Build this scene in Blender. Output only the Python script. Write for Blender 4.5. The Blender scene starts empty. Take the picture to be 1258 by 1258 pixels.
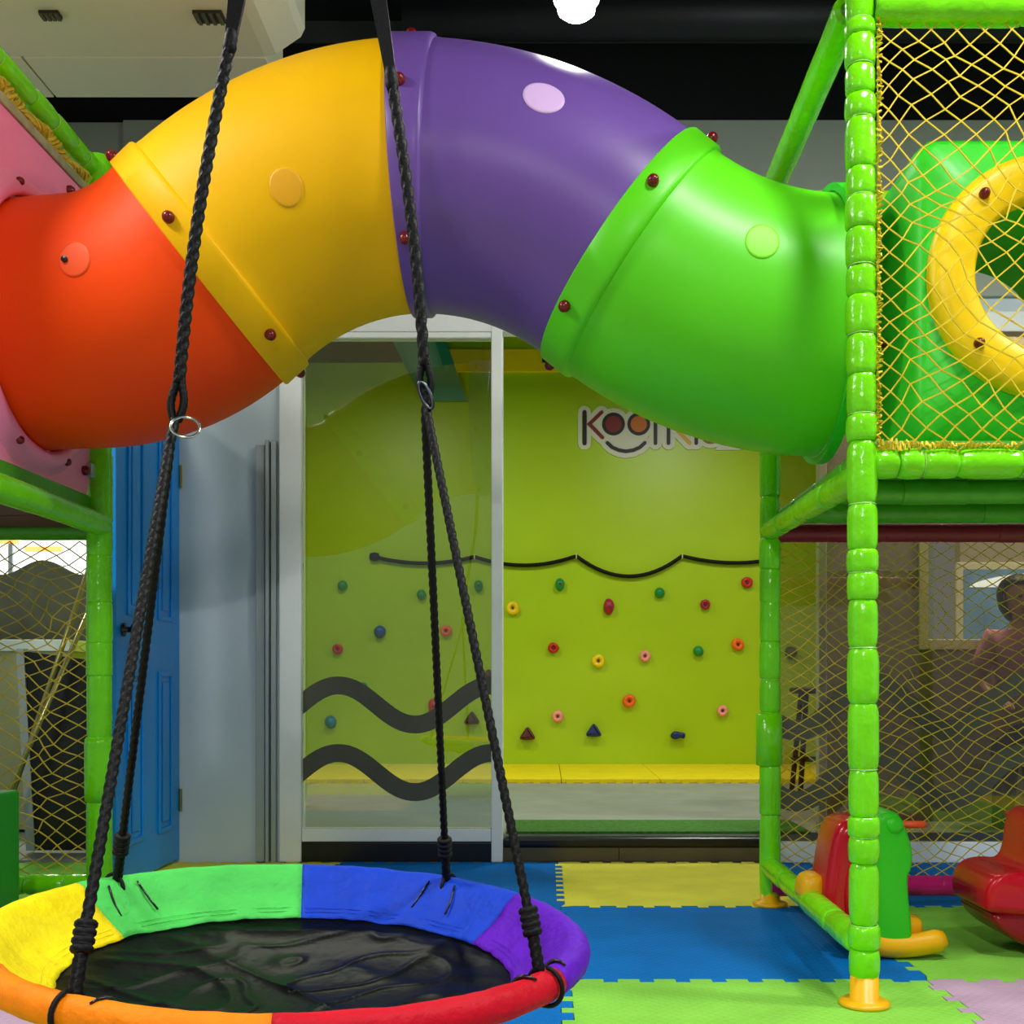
import bpy, bmesh, math, random
from mathutils import Vector, Matrix, noise

random.seed(7)
PI = math.pi
scene = bpy.context.scene
C = scene.collection

# ---------------------------------------------------------------- camera
F, CX, CY, H = 1330.0, 672.0, 842.0, 0.80
cam_d = bpy.data.cameras.new('camera')
cam_d.sensor_width = 36.0
cam_d.lens = F / 1258 * 36.0
cam_d.shift_x = -(CX - 629) / 1258
cam_d.shift_y = (CY - 629) / 1258
cam_d.clip_start = 0.05
cam = bpy.data.objects.new('camera', cam_d)
cam.location = (0, 0, H)
cam.rotation_euler = (PI / 2, 0, 0)
C.objects.link(cam)
scene.camera = cam

# ---------------------------------------------------------------- world, lights, exposure
scene.view_settings.view_transform = 'Standard'
scene.view_settings.look = 'None'
scene.view_settings.gamma = 1.0
scene.view_settings.use_curve_mapping = False
scene.view_settings.exposure = 0.25
w = bpy.data.worlds.new('world')
scene.world = w
w.use_nodes = True
w.node_tree.nodes['Background'].inputs[0].default_value = (0.90, 0.95, 1.0, 1)
w.node_tree.nodes['Background'].inputs[1].default_value = 0.20


def lamp_or_fill(loc, power, size, col=(1.0, 0.97, 0.92)):
    d = bpy.data.lights.new('lamp_or_fill_light', 'AREA')
    d.shape = 'DISK'
    d.size = size
    d.energy = power
    d.color = col
    o = bpy.data.objects.new('lamp_or_fill_light', d)
    o.location = loc
    C.objects.link(o)
    return o


for lx, ly, lz, p in ((-1.95, 2.2, 3.085, 34), (1.1, 1.7, 3.45, 46), (-0.4, -1.4, 2.9, 110),  # the low rear light is added as frontal fill
                      (-3.1, 2.0, 3.085, 28), (2.6, 2.3, 3.5, 60)):
    lamp_or_fill((lx, ly, lz), p, 0.35)
# lamps of the climbing room behind the shop front, of the side room and of the passage, plus an added fill brightening the partition
for lx, ly, lz, p in ((-1.3, 6.9, 3.3, 33), (1.2, 6.9, 3.3, 33), (3.6, 6.6, 2.9, 34), (2.4, 5.2, 3.2, 44), (-3.4, 6.6, 3.0, 40)):
    lamp_or_fill((lx, ly, lz), p, 0.4)


def at(px, py, Y):
    """point of the place at depth Y seen at that spot of the photograph"""
    return Vector(((px - CX) / F * Y, Y, H + (CY - py) / F * Y))


# ---------------------------------------------------------------- materials
def lin(h):
    h = h.lstrip('#')
    r = []
    for i in (0, 2, 4):
        c = int(h[i:i + 2], 16) / 255
        r.append(c / 12.92 if c <= 0.04045 else ((c + 0.055) / 1.055) ** 2.4)
    return (*r, 1)


MATS = {}


def mat(name, col, rough=0.5, var=0.06, scale=6.0, bump=0.0, bscale=60.0, metal=0.0, spec=0.5, coat=0.0, emit=0.0, sss=0.0, world=False):
    if name in MATS:
        return MATS[name]
    m = bpy.data.materials.new(name)
    m.use_nodes = True
    nt = m.node_tree
    b = nt.nodes['Principled BSDF']
    b.inputs['Roughness'].default_value = rough
    b.inputs['Metallic'].default_value = metal
    b.inputs['Specular IOR Level'].default_value = spec
    b.inputs['Coat Weight'].default_value = coat
    if coat:
        b.inputs['Coat Roughness'].default_value = 0.12
    c = lin(col)
    tc = nt.nodes.new('ShaderNodeTexCoord')
    if world:
        geo = nt.nodes.new('ShaderNodeNewGeometry')
        co = geo.outputs['Position']
    else:
        co = tc.outputs['Object']
    if var > 0:
        n = nt.nodes.new('ShaderNodeTexNoise')
        n.inputs['Scale'].default_value = scale
        n.inputs['Detail'].default_value = 4
        nt.links.new(co, n.inputs['Vector'])
        r = nt.nodes.new('ShaderNodeValToRGB')
        r.color_ramp.elements[0].position = 0.3
        r.color_ramp.elements[1].position = 0.7
        r.color_ramp.elements[0].color = tuple(x * (1 - var) for x in c[:3]) + (1,)
        r.color_ramp.elements[1].color = tuple(min(1, x * (1 + var)) for x in c[:3]) + (1,)
        nt.links.new(n.outputs['Fac'], r.inputs['Fac'])
        nt.links.new(r.outputs['Color'], b.inputs['Base Color'])
    else:
        b.inputs['Base Color'].default_value = c
    if bump > 0:
        n2 = nt.nodes.new('ShaderNodeTexNoise')
        n2.inputs['Scale'].default_value = bscale
        n2.inputs['Detail'].default_value = 3
        nt.links.new(co, n2.inputs['Vector'])
        bp = nt.nodes.new('ShaderNodeBump')
        bp.inputs['Strength'].default_value = bump
        bp.inputs['Distance'].default_value = 0.01
        nt.links.new(n2.outputs['Fac'], bp.inputs['Height'])
        nt.links.new(bp.outputs['Normal'], b.inputs['Normal'])
    if emit > 0:
        b.inputs['Emission Color'].default_value = c
        b.inputs['Emission Strength'].default_value = emit
    if sss > 0:
        b.inputs['Subsurface Weight'].default_value = sss
        b.inputs['Subsurface Radius'].default_value = (0.03, 0.03, 0.03)
    MATS[name] = m
    return m


def plastic(name, col, rough=0.38, spec=0.4):
    """moulded polyethylene: a little uneven gloss"""
    m = mat(name, col, rough, 0.05, 3.0, 0.0, 25.0, spec=spec)
    nt = m.node_tree
    b = nt.nodes['Principled BSDF']
    tc = [n for n in nt.nodes if n.type == 'TEX_COORD'][0]
    n = nt.nodes.new('ShaderNodeTexNoise')
    n.inputs['Scale'].default_value = 5.0
    n.inputs['Detail'].default_value = 6
    nt.links.new(tc.outputs['Object'], n.inputs['Vector'])
    mr = nt.nodes.new('ShaderNodeMapRange')
    mr.inputs['To Min'].default_value = rough - 0.03
    mr.inputs['To Max'].default_value = rough + 0.05
    nt.links.new(n.outputs['Fac'], mr.inputs['Value'])
    nt.links.new(mr.outputs['Result'], b.inputs['Roughness'])
    return m


def foam_mat(name, col):
    """interlocking foam tile with a woven relief"""
    m = mat(name, col, 0.7, 0.09, 5.0, spec=0.08)
    nt = m.node_tree
    b = nt.nodes['Principled BSDF']
    tc = [n for n in nt.nodes if n.type == 'TEX_COORD'][0]
    mp = nt.nodes.new('ShaderNodeMapping')
    mp.inputs['Rotation'].default_value = (0, 0, PI / 4)
    mp.inputs['Scale'].default_value = (1, 1, 1)
    nt.links.new(tc.outputs['Object'], mp.inputs['Vector'])
    w1 = nt.nodes.new('ShaderNodeTexWave')
    w1.inputs['Scale'].default_value = 14
    w2 = nt.nodes.new('ShaderNodeTexWave')
    w2.bands_direction = 'Y'
    w2.inputs['Scale'].default_value = 14
    for wv in (w1, w2):
        nt.links.new(mp.outputs['Vector'], wv.inputs['Vector'])
    mx = nt.nodes.new('ShaderNodeMath')
    mx.operation = 'MAXIMUM'
    nt.links.new(w1.outputs['Fac'], mx.inputs[0])
    nt.links.new(w2.outputs['Fac'], mx.inputs[1])
    bp = nt.nodes.new('ShaderNodeBump')
    bp.inputs['Strength'].default_value = 0.45
    bp.inputs['Distance'].default_value = 0.004
    nt.links.new(mx.outputs[0], bp.inputs['Height'])
    nt.links.new(bp.outputs['Normal'], b.inputs['Normal'])
    return m


def glass_mat(name, tint, refl=1.0):
    m = bpy.data.materials.new(name)
    m.use_nodes = True
    nt = m.node_tree
    for n in list(nt.nodes):
        nt.nodes.remove(n)
    out = nt.nodes.new('ShaderNodeOutputMaterial')
    tr = nt.nodes.new('ShaderNodeBsdfTransparent')
    tr.inputs['Color'].default_value = tint
    gl = nt.nodes.new('ShaderNodeBsdfGlossy')
    gl.inputs['Roughness'].default_value = 0.015
    gl.inputs['Color'].default_value = (refl, refl, refl, 1)
    fr = nt.nodes.new('ShaderNodeFresnel')
    fr.inputs['IOR'].default_value = 1.5
    mul = nt.nodes.new('ShaderNodeMath')
    mul.operation = 'MULTIPLY_ADD'
    mul.inputs[1].default_value = 1.0
    mul.inputs[2].default_value = 0.03
    nt.links.new(fr.outputs[0], mul.inputs[0])
    mx = nt.nodes.new('ShaderNodeMixShader')
    nt.links.new(mul.outputs[0], mx.inputs[0])
    nt.links.new(tr.outputs[0], mx.inputs[1])
    nt.links.new(gl.outputs[0], mx.inputs[2])
    nt.links.new(mx.outputs[0], out.inputs['Surface'])
    MATS[name] = m
    return m


M_vinyl = mat('green vinyl', '#74e00c', 0.2, 0.10, 9.0, 0.45, 26.0, spec=0.5, world=True)
M_vinyl_y = mat('olive vinyl', '#9ccb1c', 0.35, 0.12, 9.0, 0.3, 30.0, world=True)
M_vinyl_d = mat('deep green vinyl', '#3f9a12', 0.35, 0.12, 9.0, 0.2, 22.0, world=True)
M_tie = mat('clear cable tie', '#b9e88a', 0.3, 0)
M_orange = plastic('orange plastic', '#ff4a00', 0.5, 0.2)
M_yellow = plastic('yellow plastic', '#ffc000', 0.5, 0.2)
M_purple = plastic('purple plastic', '#6e4ea2', 0.36)
M_green = plastic('green plastic', '#5fdc16')
M_pink = plastic('pink plastic', '#ff8cb8')
M_green_panel = plastic('panel green plastic', '#37d028')
M_ring = plastic('ring yellow plastic', '#ffd400')
M_cap = mat('dark red cap', '#740d14', 0.25, 0.1)
M_red = plastic('red plastic', '#c00a22', 0.2)
M_magenta = mat('magenta vinyl', '#c81577', 0.3, 0.1, 8, 0.15, 30, world=True)
M_maroon = mat('maroon vinyl', '#8a1034', 0.4, 0.1, 8, 0.15, 30, world=True)
M_net = mat('yellow net cord', '#dcc021', 0.7, 0.15, 30)
M_net_d = mat('ochre net cord', '#c8ae28', 0.7, 0.15, 30)
M_rope = mat('black braided rope', '#0b0c10', 0.5, 0.3, 60, 0.2, 200, spec=0.2)
M_strap = mat('black webbing', '#0a0b11', 0.55, 0.2, 60, 0.15, 200, spec=0.2)
M_steel = mat('bright steel', '#d7dce0', 0.2, 0.02, metal=1.0)
M_white = mat('white aluminium', '#f0f5f5', 0.35, 0.03)
M_alu = mat('grey aluminium', '#aab4b8', 0.35, 0.04, metal=0.3)
M_black = mat('black sill', '#0b0c0e', 0.3, 0.2)
M_void = mat('black painted ceiling', '#0a0c0f', 0.7, 0.3, 2.0)
M_duct = mat('dark grey duct', '#15191d', 0.5, 0.2, 3.0)
M_wall = mat('blue grey wall paint', '#cbdae2', 0.6, 0.04, 2.0, 0.04, 120)
M_soffit = mat('warm white plasterboard', '#ece9cc', 0.7, 0.03, 2.0)
M_lime = mat('lime wall paint', '#a9cb00', 0.38, 0.04, 1.5, 0.03, 80)
M_stripe_y = mat('yellow paint', '#f0d400', 0.5, 0.04)
M_stripe_t = mat('teal paint', '#1f9fb4', 0.5, 0.05)
M_blk_paint = mat('black paint', '#14160f', 0.5, 0.1)
M_door = mat('blue door paint', '#0090ea', 0.35, 0.05, 4.0, 0.04, 60)
M_film = mat('dark grey film', '#4a4c40', 0.5, 0.08, 10)
M_greyfloor = mat('grey vinyl floor', '#8f958c', 0.55, 0.1, 5.0, 0.05, 40)
M_turf = mat('green turf', '#3c7a1c', 0.9, 0.35, 60, 0.8, 300)
M_brown = mat('brown step board', '#5b5138', 0.6, 0.2, 4)
M_taupe = mat('taupe partition', '#9a9078', 0.6, 0.06, 3)
M_cream = mat('cream window frame', '#d8d2ae', 0.5, 0.05)
M_tile = {'yellow': foam_mat('yellow foam', '#e4e04e'), 'blue': foam_mat('blue foam', '#0470c4'),
          'green': foam_mat('green foam', '#86cc4c'), 'mauve': foam_mat('mauve foam', '#b79ab4')}
G_clear = glass_mat('clear glass', (0.80, 0.82, 0.74, 1))
G_tint = glass_mat('tinted glass', (0.74, 0.70, 0.60, 1))


# ---------------------------------------------------------------- mesh helpers
def obj(name, bm, m, parent=None, smooth=False, kind=None):
    me = bpy.data.meshes.new(name)
    bm.normal_update()
    bm.to_mesh(me)
    bm.free()
    me.materials.append(m)
    if smooth:
        me.polygons.foreach_set('use_smooth', [True] * len(me.polygons))
        me.update()
    return link(name, me, parent, kind)


def link(name, me, parent=None, kind=None):
    o = bpy.data.objects.new(name, me)
    C.objects.link(o)
    if parent is not None:
        o.parent = parent
        if parent.parent is None:
            o.location = -parent.location
        # parts are modelled in world coordinates; their things stand unrotated
    if kind:
        o['kind'] = kind
    return o


def thing(name, label, cat, loc, group=None, kind=None):
    o = bpy.data.objects.new(name, None)
    o.empty_display_size = 0.1
    o.location = loc
    C.objects.link(o)
    return tag(o, label, cat, group, kind)


def tag(o, label, cat, group=None, kind=None):
    o['label'] = label
    o['category'] = cat
    if group:
        o['group'] = group
    if kind:
        o['kind'] = kind
    return o


def B():
    return bmesh.new()


def box(bm, x0, x1, y0, y1, z0, z1, bev=0.0, seg=2, mtx=None):
    r = bmesh.ops.create_cube(bm, size=1.0)
    vs = r['verts']
    for v in vs:
        v.co = Vector(((x0 + x1) / 2 + v.co.x * (x1 - x0), (y0 + y1) / 2 + v.co.y * (y1 - y0), (z0 + z1) / 2 + v.co.z * (z1 - z0)))
    if bev > 0:
        es = list({e for v in vs for e in v.link_edges})
        r2 = bmesh.ops.bevel(bm, geom=es, offset=bev, segments=seg, profile=0.5, affect='EDGES')
        vs = list({v for f in r2['faces'] for v in f.verts} | {v for v in vs if v.is_valid})
    if mtx is not None:
        for v in vs:
            v.co = mtx @ v.co
    return bm


def frames(pts):
    n = len(pts)
    T = []
    for i in range(n):
        a = pts[max(0, i - 1)]
        b = pts[min(n - 1, i + 1)]
        t = (b - a)
        T.append(t.normalized() if t.length > 1e-9 else Vector((0, 0, 1)))
    up = Vector((0, 0, 1)) if abs(T[0].z) < 0.9 else Vector((1, 0, 0))
    N = (up - T[0] * up.dot(T[0])).normalized()
    out = []
    for i in range(n):
        N = (N - T[i] * N.dot(T[i]))
        N = N.normalized()
        out.append((T[i], N, T[i].cross(N)))
    return out


def sweep(bm, pts, rad, n=10, caps=True, closed=False, prof=None):
    """tube through pts; rad a number or f(i); prof(i, angle) scales the radius"""
    pts = [Vector(p) for p in pts]
    fr = frames(pts if not closed else pts + [pts[0]])
    rings = []
    for i, p in enumerate(pts):
        T, N, Bn = fr[i]
        r = rad(i) if callable(rad) else rad
        ring = []
        for k in range(n):
            a = 2 * PI * k / n
            s = r * (prof(i, a) if prof else 1)
            ring.append(bm.verts.new(p + (N * math.cos(a) + Bn * math.sin(a)) * s))
        rings.append(ring)
    m = len(rings)
    for i in range(m if closed else m - 1):
        A, Bq = rings[i], rings[(i + 1) % m]
        for k in range(n):
            bm.faces.new((A[k], A[(k + 1) % n], Bq[(k + 1) % n], Bq[k]))
    if caps and not closed:
        bm.faces.new(list(reversed(rings[0])))
        bm.faces.new(rings[-1])
    return bm


def cyl(bm, p0, p1, r, n=16):
    return sweep(bm, [Vector(p0), Vector(p1)], r, n)


def lathe(bm, prof, loc=(0, 0, 0), n=24, axis=None):
    """prof: list of (radius, z); open ends at radius 0 are closed"""
    loc = Vector(loc)
    q = Vector((0, 0, 1)).rotation_difference(Vector(axis)) if axis is not None else None
    rings = []
    for r, z in prof:
        if r <= 1e-6:
            v = Vector((0, 0, z))
            rings.append([bm.verts.new(loc + (q @ v if q else v))])
        else:
            ring = []
            for k in range(n):
                v = Vector((r * math.cos(2 * PI * k / n), r * math.sin(2 * PI * k / n), z))
                ring.append(bm.verts.new(loc + (q @ v if q else v)))
            rings.append(ring)
    for A, Bq in zip(rings, rings[1:]):
        if len(A) == 1 and len(Bq) == 1:
            continue
        for k in range(n):
            k2 = (k + 1) % n
            if len(A) == 1:
                bm.faces.new((A[0], Bq[k2], Bq[k]))
            elif len(Bq) == 1:
                bm.faces.new((A[k], A[k2], Bq[0]))
            else:
                bm.faces.new((A[k], A[k2], Bq[k2], Bq[k]))
    return bm


def prism(bm, poly, y0, y1, bev=0.0, seg=2):
    """poly of (x, z) points pushed from y0 to y1 (y0 nearer the camera)"""
    a = [bm.verts.new((x, y0, z)) for x, z in poly]
    f = bm.faces.new(a)
    r = bmesh.ops.extrude_face_region(bm, geom=[f])
    vs = [g for g in r['geom'] if isinstance(g, bmesh.types.BMVert)]
    for v in vs:
        v.co.y = y1
    bmesh.ops.recalc_face_normals(bm, faces=bm.faces)
    if bev > 0:
        es = [e for e in bm.edges if len(e.link_faces) == 2 and any(abs(fc.normal.y) > 0.9 for fc in e.link_faces) and not all(abs(fc.normal.y) > 0.9 for fc in e.link_faces)]
        bmesh.ops.bevel(bm, geom=es, offset=bev, segments=seg, profile=0.5, affect='EDGES')
    return bm


def torus(bm, center, R, r, axis, n=32, m=8):
    center, axis = Vector(center), Vector(axis).normalized()
    u = axis.orthogonal().normalized()
    v = axis.cross(u)
    pts = [center + (u * math.cos(2 * PI * i / n) + v * math.sin(2 * PI * i / n)) * R for i in range(n)]
    rings = []
    for i, p in enumerate(pts):
        d = (p - center).normalized()
        rings.append([bm.verts.new(p + (d * math.cos(2 * PI * k / m) + axis * math.sin(2 * PI * k / m)) * r) for k in range(m)])
    for i in range(n):
        A, Bq = rings[i], rings[(i + 1) % n]
        for k in range(m):
            bm.faces.new((A[k], A[(k + 1) % m], Bq[(k + 1) % m], Bq[k]))
    return bm


# ================================================================= SETTING
YW = 4.93           # plane of the shop front and the grey wall
WT = 3.365          # top of that wall

# ---- floor of interlocking foam tiles
fl = B()
box(fl, -4.5, 5.0, -1.5, YW + 0.02, -0.12, -0.016)
floor = tag(obj('floor', fl, M_greyfloor), 'play room floor under the coloured interlocking foam tiles', 'floor', kind='structure')
T, X0, Y0 = 0.98, 0.05, 2.935
AMP, PER = 0.015, T / 20


def edge_pts():
    """tooth line along one shared edge: (along, across) pairs, straight at both corners"""
    pts = [(0.0, 0.0)]
    for k in range(1, 19):
        a0, a1 = k * PER, (k + 1) * PER
        sg = 1 if k % 2 else -1
        e = PER * 0.10 * sg          # dovetail: the teeth of one side flare out
        pts += [(a0 - e if k > 1 else a0, sg * AMP), (a1 + e if k < 18 else a1, sg * AMP)]
    pts += [(19 * PER, 0.0)]
    return pts


EP = edge_pts()


def tile_poly(ix, iy, lo_x, hi_x, lo_y, hi_y):
    """outline; an edge on a seam follows the shared tooth line"""
    x0, y0 = X0 + ix * T, Y0 + iy * T
    g = 0.0012
    P = []
    for s, o in EP:
        P.append((x0 + s, y0 + o + g))
    for s, o in EP:
        P.append((x0 + T + o - g, y0 + s))
    for s, o in reversed(EP):
        P.append((x0 + s + 0.0, y0 + T + o - g))
    for s, o in reversed(EP):
        P.append((x0 + o + g, y0 + s))
    # clean order for the last two runs: reversed lists start at the last tooth, add the far corner
    n = len(EP)
    P1 = P[:n]
    P2 = P[n:2 * n]
    P3 = [(x0 + T - g, y0 + T - g)] + P[2 * n:3 * n - 1]
    P4 = [(x0 + g, y0 + T - g)] + P[3 * n:4 * n - 1]
    P1[0] = (x0 + g, y0 + g)
    P2[0] = (x0 + T - g, y0 + g)
    out = P1 + P2 + P3 + P4
    return [(min(max(x, lo_x), hi_x), min(max(y, lo_y), hi_y)) for x, y in out]


tile_col = {(-1, 2): 'blue', (-1, 1): 'blue', (-1, 0): 'blue', (-1, -1): 'blue', (-1, -2): 'green',
            (0, 1): 'yellow', (0, 0): 'blue', (0, -1): 'green', (0, -2): 'mauve',
            (1, 1): 'blue', (1, 0): 'green', (1, -1): 'mauve', (1, -2): 'yellow',
            (2, 1): 'blue', (2, 0): 'green', (2, -1): 'green',
            (-2, 1): 'yellow', (-2, 0): 'blue', (-2, -1): 'mauve', (-2, -2): 'yellow',
            (-3, 1): 'green', (-3, 0): 'yellow', (-3, -1): 'mauve', (3, 1): 'yellow', (3, 0): 'blue', (3, -1): 'yellow'}
for (ix, iy), cname in tile_col.items():
    if iy > 1:
        continue
    bm = B()
    poly = tile_poly(ix, iy, -9, 9, -9, YW - 0.004)
    seen = []
    for p in poly:
        if not seen or (abs(p[0] - seen[-1][0]) + abs(p[1] - seen[-1][1])) > 1e-5:
            seen.append(p)
    lo = [bm.verts.new((x, y, 0.0)) for x, y in seen]
    f = bm.faces.new(lo)
    r = bmesh.ops.extrude_face_region(bm, geom=[f])
    for v in r['geom']:
        if isinstance(v, bmesh.types.BMVert):
            v.co.z = -0.0158
    bmesh.ops.recalc_face_normals(bm, faces=bm.faces)
    obj('foam_tile', bm, M_tile[cname], floor)

# ---- grey wall at the back, with the doorway on the left and the shop front opening
XO = at(345, 0, YW).x       # left end of the shop front
XD0, XD1 = -2.62, -1.715    # doorway
ZH = at(0, 398, YW).z       # underside of the wall over the shop front
wb = B()
box(wb, XD1, XO, YW, YW + 0.12, -0.015, ZH + 0.12)
box(wb, XD0, XD1, YW, YW + 0.12, 2.08, ZH + 0.12)
box(wb, -4.5, XD0, YW, YW + 0.12, -0.015, ZH + 0.12)
box(wb, XO, 5.0, YW, YW + 0.12, ZH, ZH + 0.12)
wall = tag(obj('wall_back', wb, M_wall), 'blue grey wall behind the tunnel holding the doorway and shop front', 'wall', kind='structure')
M_wallup = mat('grey green upper wall', '#a6aea2', 0.65, 0.06, 2.0, 0.04, 120)  # upper wall toned darker and greener than the wall below
xs = at(153, 0, YW).x
for xa, xb, yf in ((-4.5, xs, YW), (xs, 5.0, YW - 0.02)):
    pl = B()
    box(pl, xa, xb, yf, YW + 0.12, ZH + 0.12, WT, 0.003)
    obj('wall_panel', pl, M_wallup, wall)
vb = B()
box(vb, -4.5, 5.0, YW + 0.13, YW + 0.2, WT - 0.1, 3.95)  # black sheet added where only dark void lies over the wall
tag(obj('void_sheet', vb, M_void), 'black sheet added for the dark void above the grey wall', 'wall', kind='structure')
for nm, xa, xb in (('wall_left', -4.6, -4.5), ('wall_right', 5.0, 5.1)):
    sw = B()
    box(sw, xa, xb, -1.5, YW, -0.12, 3.95)
    tag(obj(nm, sw, M_wall), ('grey side wall left' if xa < 0 else 'grey side wall right') + ' of the play frames, out of view', 'wall', kind='structure')

# ---- ceiling, ducts, soffit
cb = B()
box(cb, -4.6, 5.1, -1.5, YW + 0.2, 3.9, 4.0)
ceil = tag(obj('ceiling', cb, M_void), 'black painted ceiling high above the tunnel', 'ceiling', kind='structure')
for z, y, r in ((3.62, 4.55, 0.10), (3.74, 3.6, 0.07)):
    db = B()
    cyl(db, (-0.6, y, z), (4.9, y, z), r, 20)
    obj('duct', db, M_duct, ceil, True)
ZS = 3.1
YF = (ZS - H) * F / (CY - 118)
YC = (ZS - H) * F / (CY - 69)
sb = B()
sec = [(-4.5, ZS), (-1.03, ZS), (-0.99, ZS + 0.008), (-0.90, ZS + 0.07), (-0.885, ZS + 0.1), (-0.885, ZS + 0.42), (-4.5, ZS + 0.42)]
prism(sb, sec, -1.4, YC)
soffit = tag(obj('trim_soffit', sb, M_soffit), 'cream dropped ceiling box above the left play frame', 'soffit', kind='structure')
for xa, xb in ((-4.5, at(68, 118, YF).x - 0.004), (at(68, 118, YF).x + 0.004, -1.03)):
    pb = B()
    box(pb, xa, xb, YC + 0.001, YF, ZS - 0.006, ZS + 0.3, 0.003)
    obj('panel', pb, M_soffit, soffit)
for (xa, ya, xb, yb) in ((236, 12, 272, 25), (47, 12, 71, 20)):
    Y1 = (ZS - H) * F / (CY - ya)
    Y2 = (ZS - H) * F / (CY - yb)
    x1, x2 = (xa - CX) / F * Y1, (xb - CX) / F * Y1
    vbm = B()
    box(vbm, x1, x2, Y1, Y2, ZS - 0.012, ZS - 0.0005)
    v = obj('vent', vbm, mat('dark vent', '#2b2d1e', 0.6), soffit)
    for k in range(4):
        s = B()
        xx = x1 + (x2 - x1) * (k + 0.5) / 4
        box(s, xx - 0.006, xx + 0.006, Y1, Y2, ZS - 0.018, ZS - 0.012)
        obj('vent_slat', s, mat('olive slat', '#5c5a3c', 0.6), v)

# ---- pendant lamp
LX, LY, LZ = at(708, 8, 3.5)
lamp = thing('pendant_lamp', 'bright cylinder lamp hanging from the black ceiling above the purple tunnel', 'lamp', (LX, LY, LZ - 0.06))
b_ = B()
lathe(b_, [(0.075, 0.02), (0.078, 0.05), (0.078, 0.22), (0.05, 0.25), (0, 0.25)], (LX, LY, LZ), 24)
obj('lamp_housing', b_, mat('lamp housing', '#20242a', 0.4), lamp, True)
b_ = B()
lathe(b_, [(0, -0.03), (0.045, -0.028), (0.06, -0.015), (0.062, 0.05), (0, 0.05)], (LX, LY, LZ), 24)
obj('lamp_bulb', b_, mat('lamp glow', '#fffdf4', 0.4, 0, emit=60.0), lamp, True)
b_ = B()
cyl(b_, (LX, LY, LZ + 0.25), (LX, LY, 3.9), 0.008, 8)
obj('lamp_cord', b_, M_black, lamp)
ld = bpy.data.lights.new('pendant_lamp_light', 'POINT')
ld.energy = 4
ld.shadow_soft_size = 0.06
ld.color = (1.0, 0.98, 0.94)
lo_ = bpy.data.objects.new('pendant_lamp_light', ld)
lo_.location = (LX, LY, LZ - 0.1)
C.objects.link(lo_)

# ---- shop front frame: posts, header, sills
tf = thing('trim_1', 'white aluminium frame of the shop front opening', 'frame', (XO, YW, 0), kind='structure')
xA0, xA1 = XO, at(372, 0, YW).x
xM0, xM1 = at(604, 0, YW).x, at(618, 0, YW).x
xR0, xR1 = at(1004, 0, 5.03).x, at(1014, 0, 5.03).x
zh0 = at(0, 418, YW).z
for xa, xb, ya, yb, z0 in ((xA0, xA1, YW - 0.035, YW + 0.06, 0.0), (xM0, xM1, YW - 0.04, YW + 0.05, 0.0), (xR0, xR1, 5.0, 5.06, 0.11)):
    p = B()
    box(p, xa, xb, ya, yb, z0, ZH + 0.02, 0.006)
    obj('frame_post', p, M_white, tf)
p = B()
box(p, xA1, 4.9, YW - 0.03, YW + 0.05, zh0 + 0.03, ZH + 0.05, 0.006)
obj('frame_header', p, M_white, tf)
p = B()
box(p, xA1 - 0.03, xM0, YW - 0.025, YW + 0.06, 0.0, at(0, 1034, YW).z - 0.001, 0.004)
obj('sill', p, M_black, tf)
p = B()
box(p, xM1, at(938, 0, YW).x, YW - 0.012, YW + 0.06, at(0, 1041, YW).z, at(0, 1029, YW).z, 0.012)
obj('step_edge', p, M_black, tf)
for k in range(2):
    p = B()
    xa = xM1 + k * (at(760, 0, YW).x - xM1) + 0.002 * k
    xb = (at(760, 0, YW).x, at(938, 0, YW).x)[k]
    box(p, xa, xb, YW - 0.005, YW + 0.05, 0.0, at(0, 1041, YW).z - 0.001, 0.002)
    obj('step_board', p, M_brown, tf)
# grey aluminium door jamb standing left of the glass
p = B()
jt = at(0, 543, YW).z
for xa, xb, dy in ((316, 327, 0.03), (329, 333, 0.05), (335, 341, 0.035)):
    box(p, at(xa, 0, YW).x, at(xb, 0, YW).x, YW - dy, YW - 0.0005, 0.0, jt - (0.02 if xa == 316 else 0), 0.003)
obj('jamb', p, M_alu, tf)


def wave_band(bm, xs, zc, amp, per, ph, th, y0, y1):
    top, bot = [], []
    for x in xs:
        a = 2 * PI * (x - ph) / per
        z = zc + amp * math.cos(a)
        sl = -amp * 2 * PI / per * math.sin(a)
        k = math.sqrt(1 + sl * sl)
        top.append((x, z + th / 2 * k))
        bot.append((x, z - th / 2 * k))
    n = len(xs)
    T_ = [[bm.verts.new((x, y, z)) for x, z in top] for y in (y0, y1)]
    B_ = [[bm.verts.new((x, y, z)) for x, z in bot] for y in (y0, y1)]
    for i in range(n - 1):
        bm.faces.new((B_[0][i], B_[0][i + 1], T_[0][i + 1], T_[0][i]))
        bm.faces.new((B_[1][i + 1], B_[1][i], T_[1][i], T_[1][i + 1]))
        bm.faces.new((T_[0][i], T_[0][i + 1], T_[1][i + 1], T_[1][i]))
        bm.faces.new((B_[0][i + 1], B_[0][i], B_[1][i], B_[1][i + 1]))
    return bm


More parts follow.
